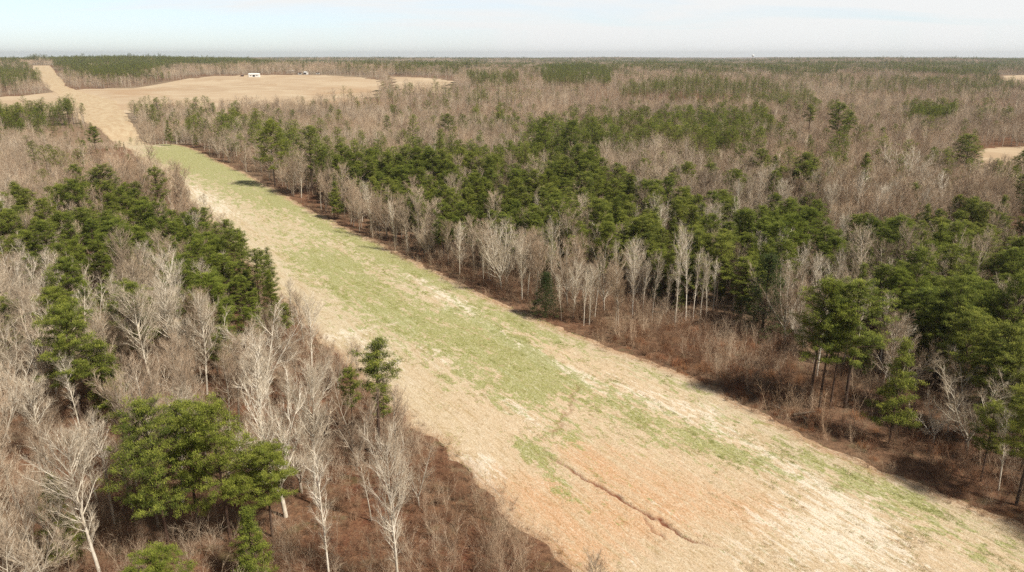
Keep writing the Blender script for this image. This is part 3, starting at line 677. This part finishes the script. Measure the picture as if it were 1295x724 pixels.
for (mi, bx, by, ty, lb, ro, sx) in [
  (3, 505, 752, 553, 'tall whitish bare tree at bottom centre with evenly spread fine branches', .3, .85),
  (5, 418, 752, 575, 'slender white bare tree just left of the tall whitish one at bottom centre', 1.3, .9),
  (0, 362, 655, 462, 'widely forked pale bare tree right of the bottom left pine clump', .9, 1.0),
  (2, 400, 640, 470, 'pale bare tree standing against the right side of the widely forked one', 2.1, .9),
  (3, 262, 500, 378, 'fan-shaped tan bare tree below the dark pines on the left side', 2.6, 1.0),
  (2, 197, 505, 368, 'broad tan bare tree left of the fan-shaped bare tree', .2, 1.15),
  (0, 40, 412, 318, 'round-crowned bare tree at the left border below the dark pines', 1.7, 1.1),
  (7, 60, 350, 282, 'spreading bare tree in front of the dark pines near the left border', .6, 1.1),
  (4, 128, 735, 548, 'leaning whitish bare tree with long low branches left of the pine clump', 4.0, 1.0),
  (2, 62, 590, 478, 'many-limbed pale bare tree at the lower left border', 1.0, 1.1),
  (5, 105, 560, 450, 'thin straight white bare tree leaning behind the leaning whitish one', 2.0, 1.0),
  (1, 12, 560, 440, 'bare tree with thick forked limbs cut by the lower left border', 3.0, 1.1),
  (7, 15, 800, 690, 'bare tree of which only the pale top shows in the bottom left corner', 2.0, 1.1),
  (0, 20, 510, 400, 'wide bare tree at the left border above the many-limbed one', 2.2, 1.1),
  (2, 330, 560, 430, 'pinkish tan bare tree among saplings left of the lone thin pine', 3.3, 1.0),
  (4, 395, 470, 380, 'bare tree nearest the strip above the lone thin pine', .8, .9)]:
    hero(B, mi, bx, by, ty, lb, rot=ro, sxy=sx)
for i, (mi, bx, by, ty) in enumerate([(6, 500, 318, 255), (0, 634, 368, 275), (1, 641, 362, 282), (3, 697, 382, 286), (6, 710, 406, 350), (5, 738, 413, 345), (6, 752, 402, 325), (5, 780, 374, 305),
   (4, 799, 404, 308), (5, 824, 408, 322), (6, 853, 412, 288), (5, 867, 407, 294), (6, 876, 406, 318), (5, 885, 404, 322), (6, 893, 404, 330), (5, 901, 402, 330), (2, 725, 404, 335), (3, 745, 412, 340), (2, 660, 380, 305), (5, 812, 400, 330), (6, 842, 402, 335)]):
    lab = {0: 'straight white bare tree far up the right edge, left of the wide paired ones', 1: 'broad pale bare tree, left one of the pair at the strip edge', 2: 'broad pale bare tree, right one of the pair at the strip edge',
           3: 'white bare tree with upswept branches midway along the right strip edge', 4: 'short bare pole tree at the strip edge below the white upswept one', 8: 'bright white bare tree with crooked side branches above the brush clearing', 10: 'tallest white bare tree behind the brush clearing'}.get(i)
    named.append((bx, hero(B, mi, bx, by, ty, lab or 'x', None if lab else 'slender white trees behind the brush clearing', rot=i * 1.3, sxy=.95 if mi in (0, 1) else .8), lab))
ORD = ['leftmost', 'second from left', 'third from left', 'fourth from left', 'fifth from left', 'sixth from left', 'seventh from left', 'eighth from left', 'ninth from left', 'tenth from left', 'eleventh from left', 'twelfth from left', 'thirteenth from left', 'fourteenth from left', 'fifteenth from left', 'sixteenth from left', 'seventeenth from left', 'eighteenth from left', 'nineteenth from left', 'twentieth from left']
st_ = sorted([q for q in named if not q[2]], key=lambda q: q[0])
for i, q in enumerate(st_): q[1]['label'] = '%s of the slender white trees standing behind the brush clearing' % ORD[i]
hero(B, 5, 944, 335, 268, 'bright white bare tree rising alone out of the dark pines', rot=.4, sxy=.8)
hero(B, 3, 916, 338, 280, 'whitish bare tree among dark pines left of the brightest one', rot=1.4, sxy=.8)
hero(B, 1, 1000, 378, 300, 'bare tree with crooked pale limbs behind the dark conical cedar', rot=1.4, sxy=.9)
hero(B, 3, 1058, 330, 275, 'pale bare tree among green pines right of the crooked pale one', rot=2.4)
hero(B, 5, 1094, 345, 280, 'slim pale bare tree in the middle of the right hand pines', rot=2.4)
hero(B, 1, 1222, 572, 452, 'ghostly white crooked bare tree in deep shade at the lower right', rot=.9, sxy=1.25)
hero(B, 7, 1180, 560, 500, 'low crooked bare tree left of the ghostly white one at lower right', rot=1.9, sxy=1.2)
hero(B, 5, 1262, 622, 520, 'thin bare tree with a straight stem by the lower right strip edge', rot=1.9)
hero(B, 1, 1146, 247, 184, 'huge white spreading bare tree standing in the open woods at right', rot=.4, sxy=1.5)
hero('cedar_tree', 0, 964, 425, 322, 'dark conical cedar at the end of the brush clearing', sxy=1.5)
for i, (mi, bx, by, ty, lb) in enumerate([(8, 452, 590, 480, 'tan bare tree just left of the lone thin pine, hiding its lower trunk'), (9, 500, 600, 500, 'tan bare tree in front of the lone thin pine'), (11, 428, 500, 425, 'short bare tree behind the lone thin pine at the strip edge'),
   (8, 530, 640, 560, 'small bare tree at the left strip edge below the lone thin pine'), (9, 385, 440, 370, 'pale bare tree on the left strip edge above the lone thin pine'), (6, 470, 660, 570, 'slim bare tree between the lone thin pine and the tall whitish tree')]):
    x, y = at(bx, by); place_tree(B, BARE[mi], x, y, CAMH - y * math.tan(R(PITCH) - math.atan((362 - ty) / F)) - float(H(x, y)), i * 1.1, lb)
hero('cedar_tree', 0, 690, 402, 345, 'bushy dark evergreen under the white bare trees at the strip edge', rot=1, sxy=1.5)
for i, (mi, bx, by, ty, lb, sx) in enumerate([
  (1, 1023, 516, 350, 'dark green pine, left of the four with bare trunks by the clearing', .9), (2, 1036, 518, 352, 'dark green pine, second from the left of the four with bare trunks', .9),
  (2, 1049, 518, 375, 'dark green pine, third from the left of the four with bare trunks', .9), (1, 1068, 516, 352, 'tall dark green pine, right of the four with bare trunks', 1.1),
  (6, 1124, 562, 425, 'open pointed pine standing in front of the dark woods at right', 1.0), (5, 1188, 490, 348, 'broad dark pine in the right hand woods left of the edge pine', .9),
  (5, 1262, 500, 345, 'broad dark pine near the right border of the picture', .9), (0, 1222, 470, 355, 'dark pine between the two broad pines at right', .9),
  (0, 1285, 640, 482, 'dark pine at the right border just above the strip edge', 1.0), (1, 1240, 610, 510, 'shaded pine behind the strip edge in the lower right corner', 1.0),
  (6, 1090, 480, 420, 'young pine behind the four pines with bare trunks', 1.0), (5, 1218, 214, 170, 'lone wide pine with layered branches at the small meadow', 1.2), (6, 1090, 236, 192, 'lone narrow dark pine in the open grey woods', 1.0),
  (4, 1022, 170, 131, 'lone pine with a tufted top, left of three far ones', 1.2), (0, 1055, 178, 130, 'lone pine with a tufted top, middle of three far ones', .9), (4, 1068, 180, 140, 'lone pine with a tufted top, right of three far ones', 1.2),
  (3, 1113, 184, 160, 'small black-green pine standing alone in grey woods', 1.2), (1, 568, 172, 144, 'rounded lone pine in grey woods beyond the strip', 1.1), (6, 975, 232, 195, 'narrow pine standing in brown brushy woods', 1.0),
  (3, 216, 176, 151, 'small dark pine in the bare woods right of the far clay patch', .8), (1, 122, 186, 160, 'dark pine beside the far clay patch on the left', 1.0), (5, 1288, 222, 190, 'dark pine at the right border beside the small meadow', .9),
  (5, 690, 205, 150, 'tall loose pine, left one of a pair above the main pine belt', .8), (1, 720, 206, 152, 'tall loose pine, right one of a pair above the main pine belt', .8), (0, 205, 265, 212, 'pine standing out above the left edge of the strip', .8),
  (5, 348, 215, 152, 'pine with a flat top among white bare trees along the strip', .8), (0, 395, 225, 160, 'pine right of the flat-topped one along the strip', .8), (3, 428, 265, 228, 'yellow-green young pine at the start of the pine belt', .9), (6, 345, 380, 310, 'pine closest to the left strip edge', .9)]):
    hero(Pn, mi, bx, by + (0.35 * (by - ty) if by < 290 else 0), ty, lb, rot=i * 1.7, sxy=sx * (1.15 if by < 290 else 1))
hero_pts = np.array(things)

# ------------------------------------------------------------------ scattered trees
def scatter(r0, r1, cell, half=43):
    n = int(r1 / cell) + 2
    gx, gy = np.meshgrid(np.arange(-n, n + 1), np.arange(-4, n + 1))
    x = (gx + rng.uniform(-.46, .46, gx.shape)) * cell; y = (gy + rng.uniform(-.46, .46, gx.shape)) * cell
    d = np.hypot(x, y); a = np.degrees(np.arctan2(x, y))
    k = (d >= r0) & (d < r1) & (np.abs(a) < half)
    return x[k], y[k]
x1, y1 = scatter(30, 300, 4.1, 48)
x2, y2 = scatter(300, 700, 5.4)
x3, y3 = scatter(700, 1500, 9.0, 41)
X_ = np.concatenate([x1, x2, x3]); Y_ = np.concatenate([y1, y2, y3])
k = ~blocked(X_, Y_, 1.2) & ~is_open(X_, Y_); X_, Y_ = X_[k], Y_[k]
# keep room around the single trees, and keep the line of sight to them free
for hx, hy in hero_pts:
    dh = math.hypot(hx, hy); tx, ty_ = -hx / dh, -hy / dh
    al_ = (X_ - hx) * tx + (Y_ - hy) * ty_; ac = np.abs(-(X_ - hx) * ty_ + (Y_ - hy) * tx)
    reach = 16 if dh < 130 else 9 if dh < 200 else 22
    k = ~((np.hypot(X_ - hx, Y_ - hy) < (3.4 if dh < 100 else 2.6)) | ((al_ > 0) & (al_ < reach) & (ac < (3.6 if dh < 100 else 2.2 if dh < 200 else 3.4)))); X_, Y_ = X_[k], Y_[k]
D_ = np.hypot(X_, Y_)
ip = rng.random(len(X_)) < pine_share(X_, Y_)
uq, vq = uv_of(X_, Y_); ip &= ~((uq > eR(vq)) & (uq < eR(vq) + 9) & (vq < 330) & (rng.random(len(X_)) < .85))
thin = (~ip) & (rng.random(len(X_)) < np.where(D_ < 300, .12, .08)); X_, Y_, D_, ip = X_[~thin], Y_[~thin], D_[~thin], ip[~thin]
hh = rng.uniform(9.5, 15.5, len(X_)) * np.where(ip, 1.0, 1.04); hh = hh * (0.82 + 0.36 * vn(X_ / 25, Y_ / 25, 17)) * rng.uniform(.75, 1.08, len(X_))
u_, v_ = uv_of(X_, Y_)
qyy = project(X_, Y_, H(X_, Y_))[1]
hh = np.where((D_ > 55) & (u_ < eL(v_)) & (u_ > eL(v_) - 14) & (D_ < 330), hh * np.where(qyy > 420, .6, .9), hh)   # low growth along the left edge
hh = np.where((np.hypot(X_ + 20, Y_) < 62), np.minimum(hh, 9), hh)
bx_, by_ = project(X_, Y_, H(X_, Y_)); hh = np.where(inpoly(bx_, by_, [(60, 160), (140, 160), (225, 215), (225, 240), (150, 235), (60, 200)]), np.minimum(hh, 4.2), hh)
hh = np.where(ip, hh * np.where(D_ > 250, 1.18, 1.05), hh)
zt = H(X_, Y_) + hh
qx, qy = project(X_, Y_, zt); qx2, qy2 = project(X_, Y_, H(X_, Y_))
vis = (qx > 5) & (qx < 1290) & (qy < 715) & (qy > 0)
rot_ = rng.uniform(0, 6.28, len(X_))
order = np.argsort(D_ / hh)
single = np.zeros(len(X_), bool)
lim = {True: 300 - counts['pine_tree'], False: 300 - counts['bare_tree']}
for i in order:
    p = bool(ip[i])
    if vis[i] and lim[p] > 0: single[i] = True; lim[p] -= 1
def where(x, y, kx, ky):
    u, v = uv_of(x, y); left = u < (eL(v) + eR(v)) / 2
    if left:
        if kx > 0 and u > eL(v) - 12 and ky > 300: return 'lining the left edge of the grass strip'
        if ky > 560: return 'in the woods along the bottom left of the picture'
        if ky > 400: return 'in the woods left of the lone thin pine'
        if ky > 240: return 'in the mixed woods on the left side'
        return 'in the brownish woods beyond the left side pines'
    if u < eR(v) + 12: return 'lining the right edge of the grass strip' if kx < 760 else 'behind the brush at the lower right strip edge'
    if kx > 1000 and ky > 330: return 'in the dark woods on the right side'
    if kx > 700: return 'in the belt right of the white tree stand'
    return 'in the belt beyond the right strip edge'
LM = [(215, 700, 'bottom left pine clump'), (478, 575, 'lone thin pine'), (505, 752, 'tall whitish bottom centre tree'), (362, 655, 'widely forked pale tree'), (262, 500, 'fan-shaped tan tree'), (40, 412, 'round-crowned left border tree'),
 (128, 735, 'leaning whitish tree'), (12, 560, 'thick forked tree at lower left'), (110, 395, 'dark gap in the left woods'), (205, 265, 'pine standing out beyond'), (122, 186, 'dark clay patch pine'), (216, 176, 'small dark far pine'),
 (348, 215, 'flat-topped pine'), (428, 265, 'yellow-green young pine'), (500, 318, 'straight white edge tree'), (637, 366, 'paired pale trees'), (690, 402, 'bushy dark evergreen'), (752, 402, 'start of the white stand'), (799, 404, 'crooked white tree'),
 (867, 407, 'tallest white tree'), (964, 425, 'dark conical cedar'), (944, 335, 'bright white tree rising alone'), (1045, 516, 'four bare-trunked pines'), (1124, 562, 'open pointed pine'), (1188, 490, 'broad dark pine'), (1222, 572, 'ghostly white tree'),
 (1262, 500, 'broad right border pine'), (1285, 640, 'lower right corner pine'), (1146, 247, 'huge white spreading tree'), (1218, 214, 'lone layered pine'), (1090, 236, 'lone narrow pine'), (1055, 178, 'three far tufted pines'), (690, 205, 'tall loose pine pair'),
 (568, 172, 'rounded lone pine'), (975, 232, 'narrow pine in brown woods'), (1094, 345, 'slim pale tree among pines'), (60, 350, 'spreading tree near left border'), (345, 380, 'left strip edge pine'), (820, 300, 'middle of the pine belt'), (600, 250, 'far end of the pine belt')]
LMW = [at(a, b_) for a, b_, _ in LM]
made = {}
for i in np.nonzero(single)[0]:
    kx, ky = qx2[i], qy2[i]; x, y, h = float(X_[i]), float(Y_[i]), float(hh[i])
    j = int(np.argmin([math.hypot(x - q[0], y - q[1]) for q in LMW])); dx_, dy_ = kx - LM[j][0], ky - LM[j][1]
    rel = ('right of' if dx_ > 0 else 'left of') if abs(dx_) > 1.3 * abs(dy_) else ('in front of' if dy_ > 0 else 'behind')
    if ip[i]:
        mi = int(rng.choice([0, 0, 1, 1, 2, 3, 5, 6])); f = {0: 'rounded green', 1: 'full green', 2: 'bare-stemmed', 3: 'bushy young', 5: 'wide green', 6: 'pointed young'}[mi]
        kd, ms, sx = Pn, PINE, rng.uniform(.9, 1.12)
    else:
        mi = int(rng.integers(0, 12)); f = {0: 'wide forked', 1: 'open forked', 2: 'upright leafless', 3: 'tall leafless', 4: 'twiggy leafless', 5: 'slender pale', 6: 'thin pale', 7: 'low forked', 8: 'rounded leafless', 9: 'straight leafless', 10: 'slim white', 11: 'broad leafless'}[mi]
        kd, ms, sx = B, (BAREW if mi in (5, 6, 10) or rng.random() < .12 else BARE), rng.uniform(.8, 1.2)
    f += ' pine' if ip[i] else ' tree'
    e = place_tree(kd, ms[mi], x, y, h, float(rot_[i]), 'x', ('pines ' if ip[i] else 'bare trees ') + where(x, y, kx, ky), sxy=float(sx))
    made.setdefault((f, rel, LM[j][2]), []).append((kx, e))
for (f, rel, lm), es in made.items():
    es.sort(key=lambda q: q[0])
    for i, (_, e) in enumerate(es):
        e['label'] = '%s %s the %s' % (f, rel, lm) if len(es) == 1 else '%s of %ss %s %s' % (ORD[min(i, 19)], f, rel, lm)
# the rest of the woods: one mass of each
r = ~single
def lod_idx(p, d, n):
    k4 = rng.integers(0, 4, n)
    if p:
        return np.where(d < 280, k4, np.where(d < 650, 4 + k4, 8 + k4 % 3))
    return np.where(d < 280, k4, np.where(d < 650, 4 + k4, 8 + k4))
xf, yf = scatter(1480, 10500, 30.0, 40); df = np.hypot(xf, yf)
keep = rng.random(len(xf)) < np.clip(1.25 - df / 9000, .3, 1); xf, yf, df = xf[keep], yf[keep], df[keep]
kf = ~blocked(xf, yf, 16)
for dx_, dy_ in ((16, 0), (-16, 0), (0, 16), (0, -16)): kf &= ~blocked(xf + dx_, yf + dy_, 0)
xf, yf, df = xf[kf], yf[kf], df[kf]; pf = rng.random(len(xf)) < pine_share(xf, yf)
for p, nm, col in ((False, 'bare_woods', COLB), (True, 'pine_woods', COLP)):
    k = r & (ip == p); x, y, d, h = X_[k], Y_[k], D_[k], hh[k]
    idx = lod_idx(p, d, len(x)); sc = h / (15.5 if not p else 17.0) * np.where(d > 700, 1.12, 1)
    kk = pf == p; x2_, y2_ = xf[kk], yf[kk]; n2 = len(x2_)
    idx2 = (11 + rng.integers(0, 3, n2)) if p else (12 + rng.integers(0, 4, n2))
    sc2 = rng.uniform(.75, 1.1, n2) * (1.05 if p else .92) * np.where(rng.random(n2) < .1, 1.3, 1)
    px_ = np.concatenate([x, x2_]); py_ = np.concatenate([y, y2_])
    pts = np.stack([px_, py_, H(px_, py_) - .1], -1)
    o = instancer(nm, col, pts, np.concatenate([idx, idx2]), rng.uniform(0, 6.28, len(px_)), np.concatenate([sc, sc2]))
    tag(o, 'grey and tan leafless woods stretching to the horizon' if not p else 'green pine stands scattered through the far leafless woods', 'woods', kind='stuff')

# ------------------------------------------------------------------ undergrowth
xb, yb = scatter(30, 210, 1.35, 48); xb2, yb2 = scatter(210, 420, 2.6, 48); xb = np.concatenate([xb, xb2]); yb = np.concatenate([yb, yb2])
ub, vb = uv_of(xb, yb); din = np.minimum(ub - eL(vb), eR(vb) - ub); k = rng.random(len(xb)) < np.clip(.9 - din / 2.6, 0, 1); xb, yb = xb[k], yb[k]; db = np.hypot(xb, yb)
op = is_open(xb, yb); ub, vb = uv_of(xb, yb)
edge_r = (ub > eR(vb)) & (ub < eR(vb) + 7); edge_l = (ub < eL(vb)) & (ub > eL(vb) - 9)
pr = np.where(op, .95, np.where((edge_r & (vb > 165)), .4, np.where(edge_r | edge_l | in_strip(xb, yb), .9, np.where(vn(xb / 9, yb / 9, 8) > .42, .55, .12))))
dk = inpoly(*project(xb, yb, H(xb, yb)), [(1010, 505), (1100, 505), (1240, 600), (1295, 640), (1295, 660), (1180, 620), (1040, 550)]); pr = np.where(dk, .4, pr)
k = rng.random(len(xb)) < pr; xb, yb, op, db = xb[k], yb[k], op[k], db[k]; eb = (edge_r | edge_l)[k]
ub, vb = uv_of(xb, yb); right_open = op & (ub > eR(vb))
idx = np.where(right_open, rng.choice([0, 1, 2, 2, 3, 4, 5], len(xb)), rng.choice([0, 0, 1, 2, 2, 3, 3], len(xb)))
sc = rng.uniform(.6, 1.25, len(xb)) * np.where(in_strip(xb, yb, 1.5), .5, 1) * np.where(right_open, 1.15, 1)
brush = instancer('underbrush', COLU, np.stack([xb, yb, H(xb, yb)], -1), idx, rng.uniform(0, 6.28, len(xb)), sc)
tag(brush, 'reddish brown brush and dry sedge under and between the trees', 'undergrowth', kind='stuff')

# grass clumps on the strip
n = 110000
sv_ = rng.uniform(0, 1, n); vg = 9 + 270 * rng.random(n) ** 1.3; ug = eL(vg) + (eR(vg) - eL(vg)) * (.02 + .96 * sv_)
xg, yg = ug * SN[0] + vg * SD[0], ug * SN[1] + vg * SD[1]
k = fbm(xg / 3, yg / 3, 66) * .5 + fbm((ug) / 1.2, (vg) / 9, 68) * .5 > .515; xg, yg = xg[k], yg[k]
def tuft(m, seed, h):
    np.random.seed(seed); K = Acc(); n = 26; P_ = np.random.normal(size=(n, 3)) * .13; P_[:, 2] = 0
    D_ = np.random.normal(size=(n, 3)) * .5; D_[:, 2] = np.random.uniform(.4, 1, n); K.spikes(P_, D_ * h, .012, 0, 3); return K.mesh('tuft', [m])
M_tg = bark_mat('grass_blades', (0.33, 0.36, 0.11), (0.46, 0.45, 0.20), False); M_ts = bark_mat('straw_blades', (0.70, 0.61, 0.44), (0.55, 0.43, 0.28), False)
COLG = source('src_tuft', [tuft(M_tg, 1, .09), tuft(M_ts, 2, .10), tuft(M_ts, 3, .08)])
vi = np.clip(np.searchsorted(vv, vg[k]), 0, len(vv) - 1); si = np.clip((sv_[k] * .96 + .02) * (ns - 1), 0, ns - 1).astype(int)
gg = green[vi, si] + rng.normal(0, .2, len(vi)); kk_ = (gully[vi, si] < .15) & (rng.random(len(vi)) > 0.75 * np.clip(clay[vi, si] * 2, 0, 1)); xg, yg, gg = xg[kk_], yg[kk_], gg[kk_]
gs = instancer('grass', COLG, np.stack([xg, yg, H(xg, yg) + .03], -1), np.where(gg > .3, 0, rng.choice([0, 1, 1, 2], len(xg))), rng.uniform(0, 6.28, len(xg)), rng.uniform(.6, 1.5, len(xg)))
tag(gs, 'short green and straw coloured grass clumps on the strip', 'grass', kind='stuff')

# ------------------------------------------------------------------ buildings far off
def box(a, b):
    (x0, y0, z0), (x1, y1, z1) = a, b
    v = [(x0, y0, z0), (x1, y0, z0), (x1, y1, z0), (x0, y1, z0), (x0, y0, z1), (x1, y0, z1), (x1, y1, z1), (x0, y1, z1)]
    return v, [(0, 3, 2, 1), (4, 5, 6, 7), (0, 1, 5, 4), (1, 2, 6, 5), (2, 3, 7, 6), (3, 0, 4, 7)]
def boxes(name, lst, m_, parent):
    V_, F_ = [], []
    for a, b in lst:
        v, f = box(a, b); n0 = len(V_); V_ += v; F_ += [tuple(i + n0 for i in q) for q in f]
    return link(name, mesh_np(name, V_, F_, [m_]), parent)
def gable(name, w_, d_, z0, z1, m_, parent, o=.6, t_=.3):
    V_ = [(-w_ / 2 - o, -d_ / 2 - o, z0), (w_ / 2 + o, -d_ / 2 - o, z0), (w_ / 2 + o, 0, z1), (-w_ / 2 - o, 0, z1), (w_ / 2 + o, d_ / 2 + o, z0), (-w_ / 2 - o, d_ / 2 + o, z0)]
    V_ += [(a, b, c_ + t_) for a, b, c_ in V_]
    F_ = [(0, 3, 2, 1), (3, 5, 4, 2), (6, 7, 8, 9), (9, 8, 10, 11), (0, 1, 7, 6), (5, 11, 10, 4), (1, 2, 8, 7), (2, 4, 10, 8), (3, 0, 6, 9), (5, 3, 9, 11)]
    return link(name, mesh_np(name, V_, F_, [m_]), parent)
def building(name, px, py, w_, d_, hw, hr, mw, mr_, label, cat, rot=0.0, group=None):
    x, y = at(px, py); e = bpy.data.objects.new(name, None); C.objects.link(e); e.location = (x, y, float(H(x, y)) + .8); e.rotation_euler = (0, 0, rot); tag(e, label, cat, group)
    # gabled walls as one solid
    a, b = w_ / 2, d_ / 2
    V_ = [(-a, -b, -2), (a, -b, -2), (a, b, -2), (-a, b, -2), (-a, -b, hw), (a, -b, hw), (a, b, hw), (-a, b, hw), (-a, 0, hw + hr - .1), (a, 0, hw + hr - .1)]
    me = bpy.data.meshes.new('wall'); me.from_pydata(V_, [], [(0, 1, 5, 4), (2, 3, 7, 6), (0, 4, 8, 7, 3), (1, 2, 6, 9, 5), (0, 3, 2, 1)]); me.materials.append(mw); link('wall', me, e)
    gable('roof', w_, d_, hw, hw + hr, mr_, e)
    boxes('door', [((-2, -b - .06, 0), (2, -b + .02, hw * .72))], M_dark, e)
    for s_ in (-.3, .3): boxes('window', [((w_ * s_ - .8, -b - .05, 1.2), (w_ * s_ + .8, -b + .02, 2.4))], M_dark, e)
    return e
building('barn', 322, 98.0, 17, 10, 3.6, 1.7, M_white, M_white, 'bright white metal barn at the far end of the hay field', 'barn', .1)
building('shed', 306.5, 97.6, 6, 5, 2.2, 1.2, M_brick, M_broof, 'small brown shed just left of the white barn', 'shed', .4)
building('house', 368, 92.6, 12, 7, 2.4, 1.6, M_brick, M_roof, 'low house with a long pale roof right of the white barn', 'house', 0)
building('house', 379, 94.4, 6, 6, 2.4, 1.6, M_white, M_broof, 'small white house, left one of two behind the hay field', 'house', .5)
building('house', 387, 94.4, 6, 6, 2.4, 1.6, M_white, M_roof, 'small white house, right one of two behind the hay field', 'house', -.3)
building('shed', 402, 94.0, 6, 5, 2.2, 1.5, M_white, M_broof, 'small pale shed rightmost of the buildings behind the hay field', 'shed', .2)
# water tower on the horizon
x, y = (925 - 647.5) / F * 6500, 6200.0
e = bpy.data.objects.new('water_tower', None); C.objects.link(e); e.location = (x, y, float(H(x, y))); tag(e, 'tiny white water tower standing on the horizon right of centre', 'water tower')
def lathe(name, prof, m_, parent, n=20):
    V_ = [(r_ * math.cos(a), r_ * math.sin(a), z) for r_, z in prof for a in np.arange(n) * 2 * math.pi / n]
    F_ = [(i * n + j, i * n + (j + 1) % n, (i + 1) * n + (j + 1) % n, (i + 1) * n + j) for i in range(len(prof) - 1) for j in range(n)]
    return link(name, mesh_np(name, V_, F_, [m_], smooth=True), parent)
lathe('column', [(5, -4), (2.4, 6), (2.0, 40), (3.5, 47)], M_white, e)
lathe('tank', [(3.4, 46), (9, 50), (11, 55), (9, 60), (4, 62.5), (.1, 63)], M_white, e)

# fallen wood at the strip edge
def log(px, py, ln, r_, az, label, up=.1):
    x, y = at(px, py); random.seed(int(px)); np.random.seed(int(px)); A_ = Acc()
    d = np.array([math.cos(az), math.sin(az), up]); c_ = curve((0, 0, r_), d, ln, 6, 0, .08); A_.tube(c_, np.linspace(r_, r_ * .4, 7), 7, 0)
    Bq = Acc()
    for i in range(7):
        p = c_[2 + i % 4]; b_ = curve(p, side_dir(unit(d), 1.0) + np.array([0, 0, .3]), rn(.8, 1.8), 3, .05, .2); Bq.tube(b_, [.06, .045, .03, .01], 4, 0)
    e = bpy.data.objects.new('fallen_log', None); C.objects.link(e); e.location = (x, y, float(H(x, y)) + .05); tag(e, label, 'log')
    link('stem', A_.mesh('stem', [M_log]), e); link('branch', Bq.mesh('branch', [M_log]), e)
log(1003, 528, 3.8, .22, .2, 'grey fallen log with branch stubs left of the four pine trunks')
log(994, 523, 2.8, .15, 2.6, 'thinner fallen log crossing behind the grey one at the strip edge', .25)
log(1014, 532, 1.8, .3, -.6, 'short thick stump-like log at the right end of the debris', .05)

# ------------------------------------------------------------------ haze
m, t, b = mat('haze_air'); t.nodes.remove(b)
pv = N(t, 'ShaderNodeVolumePrincipled'); pv.inputs['Color'].default_value = (0.80, 0.90, 1.0, 1); pv.inputs['Density'].default_value = 6.0e-5; pv.inputs['Anisotropy'].default_value = 0.3
L(t, pv.outputs[0], t.nodes['Material Output'].inputs['Volume'])
zmax = 110.0; zmin = float(GZ.min()) - 1.0
v8, f6 = box((-16000, -1500, zmin), (16000, 17500, zmax))
hz = link('haze', mesh_np('haze', v8, f6, [m])); tag(hz, kind='stuff')
